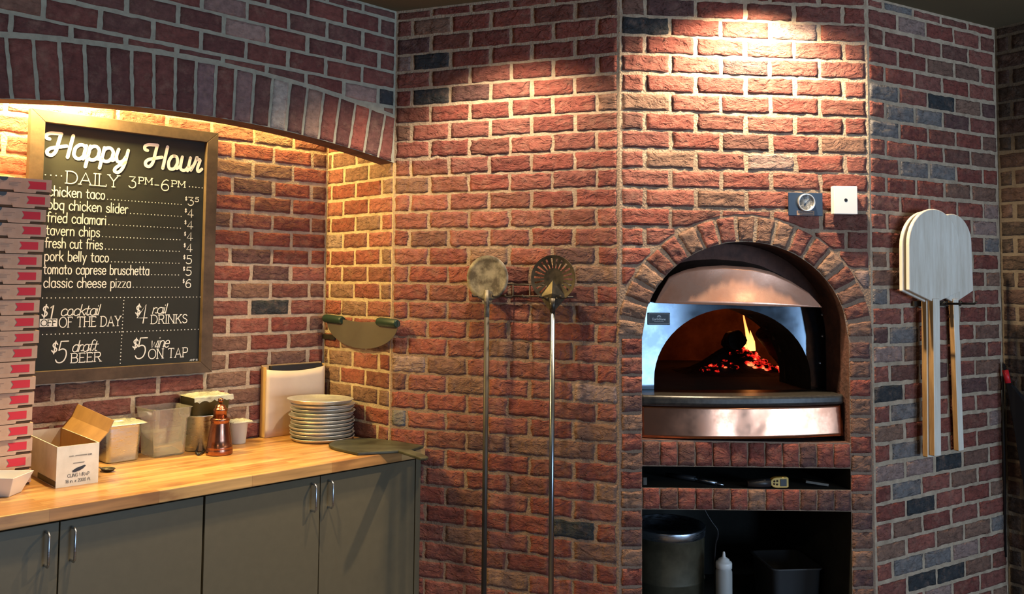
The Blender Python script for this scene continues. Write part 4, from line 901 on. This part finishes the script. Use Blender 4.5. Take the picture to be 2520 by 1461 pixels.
# tunnel and dome
w = MB(); vs = []
for (x, z) in inn: vs += [(x, DEP, z), (x, 0.535, z)]
w.add(vs, [(2 * i, 2 * i + 1, 2 * i + 3, 2 * i + 2) for i in range(n - 1)]); obj('mouth_tunnel', w, MT['soot'], oven)
w = MB(); nu, nv = 140, 40; RX, RY, RZ = 0.68, 0.60, 0.50; cy = 1.04; vs = []
def sgp(v, p): return math.copysign(abs(v) ** p, v)
for j in range(nv + 1):
    ph = PI / 2 * j / nv; rf, zf = math.cos(ph) ** 0.5, math.sin(ph) ** 0.5
    for k in range(nu): an = 2 * PI * k / nu; vs.append((MX + RX * rf * sgp(math.cos(an), 2 / 3), cy + RY * rf * sgp(math.sin(an), 2 / 3), HZ + RZ * zf))
fs = []
for j in range(nv):
    for k in range(nu):
        q = [j * nu + k, j * nu + (k + 1) % nu, (j + 1) * nu + (k + 1) % nu, (j + 1) * nu + k]
        m_ = sum((Vector(vs[i]) for i in q), Vector()) / 4
        if m_.y < 0.62 and abs(m_.x - MX) < MA and m_.z < MZ + MBh * math.sqrt(max(0, 1 - ((m_.x - MX) / MA) ** 2)): continue
        fs.append(tuple(q))
w.add(vs, fs, 0, True)
obj('dome', w, MT['dome'], oven)
w = MB(); w.box(MX - 0.70, MX + 0.70, 0.40, 1.65, HZ - 0.02, HZ); w.box(MX - MA - 0.01, MX + MA + 0.01, DEP - 0.01, 0.40, HZ - 0.02, HZ); obj('hearth', w, MT['ash'], oven)
# stone slab with a bowed front and the copper apron beneath it
def bow(s, d): return -d * (1 - (s / 0.43) ** 2)
xs = lin(-0.427, 0.425, 28)
def slab_poly(e): return [(x, bow(x, 0.055) + 0.035 + e) for x in xs] + [(0.425, 0.20), (-0.427, 0.20)]
w = MB(); w.prism(slab_poly(0), cz(1.128), cz(1.169)); obj('stone_slab', w, MT['slab'], oven, bevel=0.012, seg=3)
w = MB(); vs = []; nz_ = 10; xs2 = lin(-0.424, 0.420, 60)
DENT = [(-0.02, 0.035), (0.03, 0.028), (0.10, 0.06), (0.16, 0.075), (0.13, 0.045), (0.22, 0.08), (0.05, 0.05), (-0.1, 0.05), (0.19, 0.03), (0.27, 0.05)]
for j in range(nz_ + 1):
    for x in xs2:
        z = 0.126 * j / nz_; d = 0.0
        for (dx, dz) in DENT: d += 0.0011 * math.exp(-(((x - dx) / 0.013) ** 2 + ((z - dz) / 0.009) ** 2))
        d += 0.0016 * nz(x * 9, z * 9, 4.0) - 0.011 * (1 - j / nz_)
        vs.append((x, bow(x, 0.055) + 0.050 + d, 0.001 + z))
N_ = len(xs2); w.add(vs, [(j * N_ + i, j * N_ + i + 1, (j + 1) * N_ + i + 1, (j + 1) * N_ + i) for j in range(nz_) for i in range(N_ - 1)], 0, True)
o = obj('copper_apron', w, MT['copper_polished'], oven); sd = o.modifiers.new('thick', 'SOLIDIFY'); sd.thickness = 0.002; sd.offset = -1
# copper hood and a dark plate painted as the shade above it
HT = [(0.165, 1.535), (0.188, 1.58), (0.226, 1.645), (0.289, 1.672), (0.349, 1.685), (0.44, 1.691), (0.565, 1.684), (0.648, 1.666), (0.73, 1.630), (0.815, 1.581), (0.872, 1.522)]  # hood outline follows the edge of the shadow cast on the copper
w = MB(); vs = []; NH = 36; NV = 10
def htop(s):
    for (a, za), (b, zb) in zip(HT, HT[1:]):
        if a <= s <= b: return za + (zb - za) * (s - a) / (b - a)
    return HT[-1][1]
def hood_y(s, z): return 0.020 + 0.055 * ((s - CX) / 0.36) ** 2 + 0.22 * (z - 1.527) * (1 - 0.4 * (z - 1.527) / 0.165)
for i in range(NH + 1):
    s = 0.165 + (0.872 - 0.165) * i / NH; zb = 1.535 - 0.013 * i / NH; zt = htop(s)
    for j in range(NV + 1):
        z = zb + (zt - zb) * j / NV + (0.0004 if j else 0); vs.append((s - CX, hood_y(s, z) + 0.0012 * nz(s * 14, z * 14), z - OZ))
w.add(vs, [(i * (NV + 1) + j, (i + 1) * (NV + 1) + j, (i + 1) * (NV + 1) + j + 1, i * (NV + 1) + j + 1) for i in range(NH) for j in range(NV)], 0, True)
hood = obj('copper_hood', w, MT['copper'], oven); sd = hood.modifiers.new('thick', 'SOLIDIFY'); sd.thickness = 0.002; sd.offset = 1
w = MB(); vs = []
for i in range(NH + 1):
    s = 0.165 + (0.872 - 0.165) * i / NH; zt = htop(s); zb = 1.535 - 0.013 * i / NH
    vs += [(s - CX, hood_y(s, zt) + 0.003, zt - OZ - 0.001), (s - CX, 0.17, min(zt + 0.03, sag(s, ell(s, -0.004) or 1.5)) - OZ), (s - CX, hood_y(s, zb) + 0.004, zb - OZ + 0.001), (s - CX, DEP - 0.002, zb - OZ + 0.004)]
w.add(vs, [(4 * i, 4 * i + 4, 4 * i + 5, 4 * i + 1) for i in range(NH)] + [(4 * i + 2, 4 * i + 3, 4 * i + 7, 4 * i + 6) for i in range(NH)], 0, True)
obj('hood_return', w, MT['iron'], oven)
w = MB(); vs = []; P = [o_in(t) for t in lin(0.03, 0.97, 30)]
for (s, z) in P: vs += [(s - CX, 0.165, sag(s, z) - OZ - 0.002), (s - CX, 0.165, min(z, 1.54) - OZ)]
w.add(vs, [(2 * i, 2 * i + 1, 2 * i + 3, 2 * i + 2) for i in range(30)]); obj('shade_plate', w, MT['dark_brick'], oven)  # dark colour stands for copper in the arch's shadow
# maker's plate
w = MB(); w.box(0.166 - CX, 0.262 - CX, DEP - 0.006, DEP - 0.001, cz(1.441), cz(1.492)); pl = plab(obj('makers_plate', w, MT['black'], oven, bevel=0.002), 'small black plate with a white border and lettering')
w = MB(); y = DEP - 0.0066; a, b, c, d = 0.170 - CX, 0.258 - CX, cz(1.4450), cz(1.4880)
for P in ([(a, c), (b, c)], [(b, c), (b, d)], [(b, d), (a, d)], [(a, d), (a, c)]): ribbon(w, P, 0.0012, y)
letters(w, 'EarthStone', a + 0.016, b - 0.016, cz(1.4610), 0.0085, 0.0014, y); [ribbon(w, [(a + 0.024 + 0.0045 * k, cz(1.4545)), (a + 0.0272 + 0.0045 * k, cz(1.4545))], 0.0016, y) for k in range(9)]
ribbon(w, crom([(0.206 - CX, cz(1.4735)), (0.209 - CX, cz(1.4790)), (0.214 - CX, cz(1.4810)), (0.219 - CX, cz(1.4790)), (0.222 - CX, cz(1.4735))]), 0.0022, y)
ribbon(w, crom([(0.2105 - CX, cz(1.4735)), (0.2115 - CX, cz(1.4760)), (0.214 - CX, cz(1.4770)), (0.2165 - CX, cz(1.4760)), (0.2175 - CX, cz(1.4735))]), 0.0014, y)
obj('plate_lettering', w, MT['white'], pl)
# fire
def log_(name, label, a, b, r, seed):
    P = [Vector(a).lerp(Vector(b), k / 9) for k in range(10)]; w = MB(); w.tube(P, r, 18)
    w.v = [tuple(Vector(v) + Vector((nz(v[0] * 25 + seed, v[2] * 25), nz(v[1] * 25, v[0] * 25 + seed), nz(v[2] * 25 + seed, v[1] * 25))) * r * 0.28) for v in w.v]
    o = obj(name, w, MT['char'], mw=onC(0, 0, 0)); tag(o, label, 'log', 'burning logs'); return o
log_('fire_log', 'thick charred log end on the left of the flame', (0.785, 0.82, 1.335), (0.845, 1.08, 1.315), 0.048, 1.0)
log_('fire_log', 'charred log slanting down to the right behind the flame', (0.925, 0.86, 1.372), (1.10, 1.00, 1.215), 0.034, 5.0)
def bed(s_, y): return 1.1655 + 0.125 * math.exp(-((s_ - 0.86) / 0.13) ** 2 - ((y - 0.98) / 0.12) ** 2) + 0.055 * math.exp(-((s_ - 0.72) / 0.12) ** 2 - ((y - 0.98) / 0.13) ** 2) + 0.006 * nz(s_ * 30, y * 30)
w = MB(); nS, nY = 44, 24; vs = []
for j in range(nY + 1):
    for i in range(nS + 1):
        s_, y = 0.52 + 0.64 * i / nS, 0.72 + 0.48 * j / nY; e = i in (0, nS) or j in (0, nY); vs.append((s_, y, 1.1652 if e else max(1.1653, bed(s_, y))))
w.add(vs, [(j * (nS + 1) + i, j * (nS + 1) + i + 1, (j + 1) * (nS + 1) + i + 1, (j + 1) * (nS + 1) + i) for j in range(nY) for i in range(nS)], 0, True)
o = obj('ash_bed', w, MT['char'], mw=onC(0, 0, 0)); tag(o, 'black heap of ash and charcoal under the embers', 'ash', kind='stuff')
w = MB(); R2 = random.Random(3)
for k in range(130):
    if k < 108: t = R2.random(); s = 0.845 + 0.215 * t + R2.gauss(0, 0.018); y = 0.90 - 0.035 * t + R2.gauss(0, 0.025)
    else: s = 0.60 + 0.27 * R2.random(); y = 0.87 + R2.gauss(0, 0.03)
    r = R2.uniform(0.006, 0.016); c = Vector((s, y, bed(s, y) + r * 0.35)); o_ = R2.random() * 20
    ring = []
    for j in range(5):
        ph = -PI / 2 + PI * j / 4
        for i in range(7):
            an = 2 * PI * i / 7; q = r * (1 + 0.4 * nz(an + o_, ph + k)); ring.append(c + Vector((q * math.cos(ph) * math.cos(an) * 1.5, q * math.cos(ph) * math.sin(an), q * math.sin(ph) * 0.7)))
    w.add(ring, [(j * 7 + i, j * 7 + (i + 1) % 7, (j + 1) * 7 + (i + 1) % 7, (j + 1) * 7 + i) for j in range(4) for i in range(7)], 0, False)
o = obj('embers', w, MT['ember'], mw=onC(0, 0, 0)); tag(o, 'glowing red embers heaped under the logs', 'embers', kind='stuff')
def flame_(w, P, R):
    w.tube(P, R, 12, caps=False)
w = MB()
flame_(w, [(0.893, 0.94, 1.275), (0.890, 0.94, 1.315), (0.884, 0.94, 1.35), (0.876, 0.94, 1.385), (0.868, 0.94, 1.42), (0.862, 0.94, 1.455), (0.864, 0.94, 1.495)], [0.016, 0.015, 0.012, 0.008, 0.006, 0.004, 0.001])
flame_(w, [(0.915, 0.95, 1.275), (0.913, 0.95, 1.32), (0.906, 0.95, 1.35), (0.900, 0.95, 1.378)], [0.014, 0.012, 0.007, 0.001])
flame_(w, [(0.868, 0.93, 1.275), (0.864, 0.93, 1.305), (0.860, 0.93, 1.335)], [0.010, 0.007, 0.001])
o = obj('flame', w, MT['flame'], mw=onC(0, 0, 0)); tag(o, 'thin orange flame rising between the charred logs', 'flame', kind='stuff')
light('fire_glow', 'POINT', wpt('C', 0.90, -1.08, 1.40), 1.5, (1.0, 0.22, 0.04), shadow_soft_size=0.04)

# gauge plate and white control box
t = thing('thermometer_plate', 'dark blue plate with a round dial thermometer', 'thermometer', onC(0.768, 0.012, 1.942))
w = MB(); w.box(-0.073, 0.073, -0.005, 0.0, -0.047, 0.048); obj('plate', w, MT['navy'], t, bevel=0.003)
RXm = Matrix.Rotation(PI / 2, 4, 'X')
w = MB(); w.lathe([(0.0365, 0.0), (0.0365, 0.011), (0.0345, 0.013), (0.031, 0.012), (0.030, 0.008)], 36, axis=Matrix.Translation((0.0, -0.005, 0.007)) @ RXm); bz = obj('dial_bezel', w, MT['alu'], t)
w = MB(); w.lathe([(0.0305, 0.008), (0, 0.008)], 36, axis=Matrix.Translation((0.0, -0.005, 0.007)) @ RXm); obj('dial_face', w, MT['white'], t)
w = MB(); y = -0.0137
for k in range(11): an = math.radians(225 - 27 * k); ribbon(w, [(0.023 * math.cos(an), 0.007 + 0.023 * math.sin(an)), (0.028 * math.cos(an), 0.007 + 0.028 * math.sin(an))], 0.0014, y)
ribbon(w, [(-0.009, -0.002), (0.014, 0.020)], 0.0022, y); ribbon(w, [(-0.010, -0.003), (-0.006, 0.001)], 0.005, y); obj('needle', w, MT['navy'], t)
w = MB(); w.box(-0.038, 0.036, -0.0062, -0.005, -0.045, -0.026); lb = obj('label_strip', w, MT['greyprint'], t)
w = MB(); letters(w, 'EarthStone', -0.034, 0.030, -0.034, 0.006, 0.0012, -0.0066); [ribbon(w, [(-0.016 + 0.0052 * k, -0.0405), (-0.0125 + 0.0052 * k, -0.0405)], 0.0022, -0.0066) for k in range(9)]; obj('label_lettering', w, MT['navy'], lb)
t = thing('control_box', 'white square control box with one small black hole', 'control box', onC(0.927, 0.012, 1.903))
w = MB(); w.box(-0.050, 0.050, -0.030, 0.0, 0, 0.114); obj('box_cover', w, MT['white'], t, bevel=0.002)
w = MB(); w.lathe([(0.007, 0.0306), (0.0, 0.0306)], 16, axis=Matrix.Translation((0.0, 0.0, 0.057)) @ RXm); obj('hole', w, MT['black'], t)

# things lying in the slot below the oven
def sl(s): return sag(s, 0.815) + 0.0008
t = thing('probe_thermometer', 'yellow faced digital thermometer lying in the slot under the oven', 'thermometer', onC(0.655, -0.024, sl(0.66)))
w = MB(); P = [(-0.038, 0.024)] + [(-0.038 + 0.030 * (1 - math.cos(a)), 0.024 + 0.021 * math.sin(a)) for a in lin(0, PI / 2, 6)] + [(0.030, 0.046), (0.038, 0.043), (0.038, 0.006), (0.030, 0.003)] + [(-0.038 + 0.030 * (1 - math.cos(a)), 0.024 - 0.021 * math.sin(a)) for a in reversed(lin(0.3, PI / 2, 5))]
w.prism(P, 0.0, 0.022, mx=UPR); obj('thermometer_body', w, MT['yellow'], t, bevel=0.003)
w = MB(); w.box(0.002, 0.029, -0.0235, -0.021, 0.010, 0.038); obj('screen', w, MT['black'], t, bevel=0.001)
w = MB()
for (x, z) in ((-0.022, 0.030), (-0.010, 0.031), (-0.023, 0.020), (-0.011, 0.018)): w.lathe([(0.0042, 0.0235), (0.0, 0.0240)], 12, axis=Matrix.Translation((x, 0, z)) @ RXm)
obj('buttons', w, MT['black'], t)
w = MB(); w.tube([(-0.036, -0.011, 0.022), (-0.07, -0.010, 0.021), (-0.13, -0.006, 0.019)], [0.017, 0.018, 0.016], 12); obj('grip', w, MT['black'], t, bevel=0)
t = thing('steel_scraper', 'steel tool tip lying in the slot left of the yellow thermometer', 'scraper', onC(0.39, -0.05, sl(0.40)))
w = MB(); w.tube([(-0.06, 0.05, 0.018), (0.02, -0.01, 0.010)], [0.007, 0.008], 10); w.tube([(0.015, -0.008, 0.010), (0.045, -0.020, 0.006)], [0.010, 0.007], 10, flat=0.5); obj('scraper_blade', w, MT['steel'], t)
w = MB(); w.tube([(-0.15, 0.13, 0.016), (-0.055, 0.045, 0.018)], 0.010, 10); obj('scraper_handle', w, MT['black'], t)
t = thing('grill_scraper', 'dark flat scraper lying at the right end of the slot', 'scraper', onC(0.83, -0.07, sl(0.83)))
w = MB(); w.box(-0.05, 0.05, -0.025, 0.025, 0.0, 0.012, mx=Matrix.Rotation(math.radians(9), 4, 'Y') @ Matrix.Translation((0, 0, 0.007))); obj('scraper_plate', w, MT['iron'], t, bevel=0.002)
t = thing('dark_block', 'small dark block at the left end of the slot', 'block', onC(0.112, -0.05, sl(0.11)))
w = MB(); w.prism(rrect(0.011, 0.016, 0.006), 0, 0.032); obj('block_body', w, MT['iron'], t, bevel=0.002)

# things stored in the opening under the oven
CF = 0.2405
t = thing('metal_drum', 'stained metal drum with a pale rim, left in the opening under the oven', 'drum', onC(0.305, -0.39, CF))
w = MB(); pr = [(0, 0), (0.150, 0.0), (0.154, 0.006), (0.156, 0.10), (0.160, 0.105), (0.156, 0.110), (0.158, 0.285)]; w.lathe(pr + [(0.154, 0.285), (0.150, 0.02), (0, 0.018)], 48); obj('drum_wall', w, MT['drum'], t)
w = MB(); w.lathe([(0.1585, 0.285), (0.161, 0.287), (0.163, 0.318), (0.161, 0.324), (0.157, 0.322), (0.1545, 0.286)], 48); plab(obj('rim_band', w, MT['steel'], t), 'paler metal rim band')
t = thing('squeeze_bottle', 'clear squeeze bottle with a white nozzle cap beside the metal drum', 'bottle', onC(0.492, -0.20, CF))
w = MB(); w.lathe([(0, 0), (0.030, 0.0), (0.034, 0.006), (0.034, 0.175), (0.030, 0.188), (0.029, 0.194), (0, 0.194)], 32); obj('bottle_body', w, mat('frosted_plastic', (0.42, 0.42, 0.40), 0.5), t)
w = MB(); w.lathe([(0, 0.190), (0.0335, 0.190), (0.0335, 0.211), (0.031, 0.216), (0.024, 0.219), (0.022, 0.226), (0.012, 0.232), (0.0075, 0.236), (0.005, 0.254), (0.003, 0.257), (0, 0.257)], 32); obj('nozzle_cap', w, MT['white'], t)
w = MB(); w.tube(crom([(0.40, 0.235, 0.722), (0.42, 0.22, 0.66), (0.447, 0.215, 0.615), (0.468, 0.21, 0.585), (0.470, 0.21, 0.555), (0.462, 0.215, 0.52), (0.462, 0.23, 0.42), (0.47, 0.25, CF + 0.004)]), 0.0028, 8)
o = obj('hanging_cable', w, MT['black'], mw=onC(0, 0, 0)); tag(o, 'thin dark cable hanging beside the metal drum', 'cable')
t = thing('dark_tub', 'dark plastic tub deep in the right of the opening under the oven', 'tub', onC(0.82, -0.34, CF))
w = MB(); loft(w, [rr(0.095, 0.11, 0.03, 0.0), rr(0.10, 0.12, 0.03, 0.01), rr(0.108, 0.13, 0.03, 0.165), rr(0.116, 0.138, 0.03, 0.170), rr(0.116, 0.138, 0.03, 0.176), rr(0.104, 0.125, 0.03, 0.174), rr(0.095, 0.115, 0.03, 0.012)], cap1=True); obj('tub_body', w, mat('dark_grey_plastic', (0.06, 0.06, 0.062), 0.4), t)

# ------------------------------------------------------------------ rack and turning peels on the middle wall
def onB(s, off, z, rz=0): return frame('B', s, off, z, rz)
t = thing('peel_rack', 'black wire rack with prongs fixed to the brick behind the two round peels', 'rack', onB(0.616, 0.009, 1.545))
w = MB()
for z in (0.060, 0.013): w.tube([(-0.205, -0.008, z), (0.225, -0.008, z)], 0.0036, 8)
obj('cross_bars', w, MT['iron'], t)
for s in (-0.182, -0.093, -0.037, 0.037, 0.110, 0.198):
    w = MB(); w.tube([(s, -0.008, 0.062), (s, -0.008, 0.013), (s, -0.03, 0.009), (s, -0.092, 0.011), (s, -0.096, 0.020)], 0.0036, 8); obj('prong', w, MT['iron'], t)
def disc_pts(r, n=48): return [(r * math.cos(2 * PI * k / n), r * math.sin(2 * PI * k / n)) for k in range(n)]
t = thing('turning_peel', 'round solid metal turning peel with a long dark pole, left of the rack', 'pizza peel', onB(0.479, 0.052, 0.04))
w = MB(); hz = 1.632 - 0.04; n = 48; rings = []
for r, y in ((0.004, 0.004), (0.05, 0.0035), (0.078, 0.001), (0.0935, -0.003)):
    rings.append([(r * math.cos(2 * PI * k / n) * (1 + 0.008 * nz(k * 0.7, 1)), y, hz + r * math.sin(2 * PI * k / n)) for k in range(n)])
vs = [v for r in rings for v in r]; w.add(vs, [(i * n + k, i * n + (k + 1) % n, (i + 1) * n + (k + 1) % n, (i + 1) * n + k) for i in range(3) for k in range(n)] + [tuple(reversed(range(n)))], 0, True)
o = obj('peel_head', w, MT['burnt'], t); sd = o.modifiers.new('thick', 'SOLIDIFY'); sd.thickness = 0.0022
w = MB(); w.add([(-0.030, -0.003, hz - 0.085), (0.030, -0.003, hz - 0.085), (0.012, -0.006, hz - 0.055), (-0.012, -0.006, hz - 0.055), (-0.011, -0.008, hz - 0.112), (0.011, -0.008, hz - 0.112)], [(0, 4, 5, 1), (0, 1, 2, 3)])
w.tube([(0, -0.006, hz - 0.05), (0, -0.007, hz - 0.10), (0, -0.006, hz - 0.16)], [0.008, 0.0105, 0.0115], 14); plab(obj('neck', w, MT['burnt'], t), 'pale stained metal neck')
w = MB(); w.tube([(0, -0.006, hz - 0.150), (0, -0.006, 0.0)], 0.0108, 16); obj('pole', w, MT['pole'], t)
t = thing('turning_peel', 'round slotted dark metal turning peel with a bluish steel pole, right of the rack', 'pizza peel', onB(0.769, 0.058, 0.04))
w = MB(); NS = 22
def sect(r0, r1, a0, a1, y0=0.0, y1=0.0, k=3):
    A_ = lin(a0, a1, k); vs = [(r0 * math.cos(a), y0, hz + r0 * math.sin(a)) for a in A_] + [(r1 * math.cos(a), y1, hz + r1 * math.sin(a)) for a in A_]
    w.add(vs, [(i, i + 1, k + 2 + i, k + 1 + i) for i in range(k)])
def dy(r): return 0.006 - 0.011 * (r / 0.094) ** 2
for i in range(NS):
    a0, a1 = 2 * PI * i / NS, 2 * PI * (i + 1) / NS; am = a0 + (a1 - a0) * 0.64
    sect(0.0, 0.042, a0, a1, dy(0), dy(0.042)); sect(0.042, 0.082, a0, am, dy(0.042), dy(0.082)); sect(0.082, 0.0945, a0, a1, dy(0.082), dy(0.0945))
    if math.sin((a0 + a1) / 2) < -0.80: sect(0.042, 0.082, am, a1, dy(0.042), dy(0.082))
o = obj('peel_head', w, MT['burnt_dark'], t); sd = o.modifiers.new('thick', 'SOLIDIFY'); sd.thickness = 0.0022
w = MB(); w.add([(-0.055, -0.004, hz - 0.075), (0.055, -0.004, hz - 0.075), (0.0, -0.010, hz - 0.008), (-0.012, -0.014, hz - 0.128), (0.012, -0.014, hz - 0.128), (0.0, -0.020, hz - 0.060)], [(0, 5, 2), (5, 1, 2), (0, 3, 5), (3, 4, 5), (4, 1, 5)])
w.tube([(0, -0.008, hz - 0.08), (0, -0.010, hz - 0.135)], [0.016, 0.0115], 12)
for (x, z) in ((0, hz - 0.092), (0, hz - 0.112), (-0.02, hz - 0.08), (0.02, hz - 0.08)): w.lathe([(0.004, 0), (0.003, 0.003), (0, 0.004)], 8, axis=Matrix.Translation((x, -0.018, z)) @ RXm)
obj('neck', w, MT['burnt_dark'], t)
w = MB(); w.tube([(0, -0.009, hz - 0.130), (0, -0.009, 0.0)], 0.0108, 16); obj('pole', w, mat('cool_steel_tube', (0.27, 0.30, 0.34), 0.28, 1.0), t)

# ------------------------------------------------------------------ rocker knife on the side of the niche
t = thing('rocker_knife', 'half-moon steel pizza knife with two green handles hung on the niche side', 'knife', frame('A', SR, -0.524, 1.37, -PI / 2))
w = MB(); P = [(0.035, 0.045), (0.62, 0.068)] + [(0.335 + 0.285 * math.cos(a), 0.066 - 0.125 * math.sin(a)) for a in lin(0.02, PI - 0.05, 24)]
P = [(0.06, 0.072), (0.33, 0.058), (0.605, 0.072)] + [(0.332 + 0.274 * math.cos(a), 0.060 - 0.120 * math.sin(a)) for a in lin(0.0, PI, 24)]
w.prism([(x, z) for x, z in P], 0.024, 0.0265, mx=UPR); obj('blade', w, MT['blade'], t)
for a, b in ((0.042, 0.190), (0.465, 0.602)):
    w = MB(); z0 = 0.066; w.tube([(a, -0.026, z0), (a + 0.012, -0.026, z0), (b - 0.012, -0.026, z0 - 0.004), (b, -0.026, z0 - 0.004)], [0.017, 0.020, 0.019, 0.015], 12); obj('handle', w, MT['green'], t)
for x in (0.10, 0.45):
    w = MB(); w.tube([(x, -0.026, 0.045), (x, -0.006, 0.045)], 0.004, 8); obj('peg', w, MT['iron'], t)
w = MB(); w.box(0.0, 0.10, -0.012, 0.003, -0.034, -0.010); o = obj('wall_oblong', w, MT['iron'], mw=frame('A', SR, -0.522, 1.37, -PI / 2), bevel=0.002); tag(o, 'small dark bracket under the left handle of the half-moon knife', 'oblong')  # dark oblong box on the wall beneath the left handle

# ------------------------------------------------------------------ wooden peels on the right wall
def onD(s, off, z, rz=0): return frame('D', s, off, z, rz)
def wooden_peel(label, s, off, z, hw, zs, ztop, hl, lean, th=0.016, hwid=0.0225):
    """blade half width hw, shoulders at zs above the neck, top at ztop; handle hangs hl below the neck"""
    t = thing('wooden_peel', label, 'pizza peel', onD(s, off, z) @ Matrix.Rotation(lean, 4, 'Y'), 'wooden peels on the right wall')
    side = ztop - hw * 0.92
    P = [(-hwid * 0.9, 0.0), (-hw, zs), (-hw * 1.0, side - 0.04)] + [(hw * math.cos(PI - PI * k / 20), side + (ztop - side) * math.sin(PI - PI * k / 20)) for k in range(21)] + [(hw * 1.0, side - 0.04), (hw, zs), (hwid * 0.9, 0.0)]
    w = MB(); w.prism(P, 0.0, th, mx=UPR); obj('peel_blade', w, MT['wood_pale'], t, bevel=0.004)
    w = MB(); w.box(-hwid, hwid, -th - 0.004, 0.004, -hl, 0.012, m=0)
    w.m = [0, 0, 0, 1, 1, 1] if False else [1, 1, 0, 1, 1, 1]
    obj('peel_handle', w, [MT['wood_pale'], MT['wood_edge']], t, bevel=0.003)
    return t
wooden_peel('large pale wooden peel hanging in front on the right wall', 0.300, 0.066, 1.550, 0.170, 0.044, 0.389, 0.636, math.radians(1.0))
wooden_peel('second wooden peel hidden directly behind the large front peel', 0.292, 0.040, 1.546, 0.170, 0.044, 0.385, 0.640, math.radians(1.0))
wooden_peel('narrower worn wooden peel on the right, half behind the large front peel', 0.500, 0.020, 1.548, 0.134, 0.044, 0.382, 0.640, math.radians(-1.4), hwid=0.019)
t = thing('peel_hook', 'black iron hook bar holding the wooden peels under their blades', 'hook', onD(0.38, 0.010, 1.528))
w = MB(); w.box(-0.13, 0.19, -0.008, 0.0, 0.0, 0.022); obj('wall_bar', w, MT['iron'], t)
for x in (-0.05, 0.06, 0.165):
    w = MB(); w.tube([(x, 0, 0.011), (x, -0.085, 0.012), (x, -0.095, 0.022)], 0.005, 8); obj('peg', w, MT['iron'], t)
# broom in the corner
def onE(s, off, z, rz=0): return frame('E', s, off, z, rz)
t = thing('dark_broom', 'black broom with a red collar leaning in the dark corner at the right edge', 'broom', onE(0.10, 0.035, 0.30))
w = MB(); w.tube([(-0.080, 0, 0.965), (-0.02, 0, 0.62)], [0.006, 0.011], 10); w.tube([(-0.02, 0, 0.62), (0.07, 0, 0.0)], 0.012, 10); obj('broom_stick', w, MT['black'], t)
w = MB(); w.tube([(-0.0725, 0, 0.938), (-0.062, 0, 0.880)], 0.0125, 14); plab(obj('collar', w, MT['red'], t), 'bright red collar')
w = MB(); vs = []
for (x0, x1, z, d) in ((-0.060, -0.045, 0.875, 0.014), (-0.045, 0.02, 0.80, 0.02), (-0.02, 0.12, 0.62, 0.026), (0.01, 0.22, 0.42, 0.028)): vs += [(x0, -d, z), (x1, -d, z), (x1, d * 0.8, z), (x0, d * 0.8, z)]
w.add(vs, [(3, 2, 1, 0), (12, 13, 14, 15)] + [(4 * i + k, 4 * i + (k + 1) % 4, 4 * i + 4 + (k + 1) % 4, 4 * i + 4 + k) for i in range(3) for k in range(4)]); obj('bristles', w, MT['black'], t)
w = MB(); w.tube([(0.012, -0.022, 1.27), (0.006, -0.022, 0.95), (0.002, -0.022, 0.40)], [0.004, 0.007, 0.006], 8); o = obj('rod', w, MT['black'], mw=onE(0.0, 0, 0)); tag(o, 'thin black poker standing upright in the right corner', 'rod')  # thin dark upright drawn along the corner
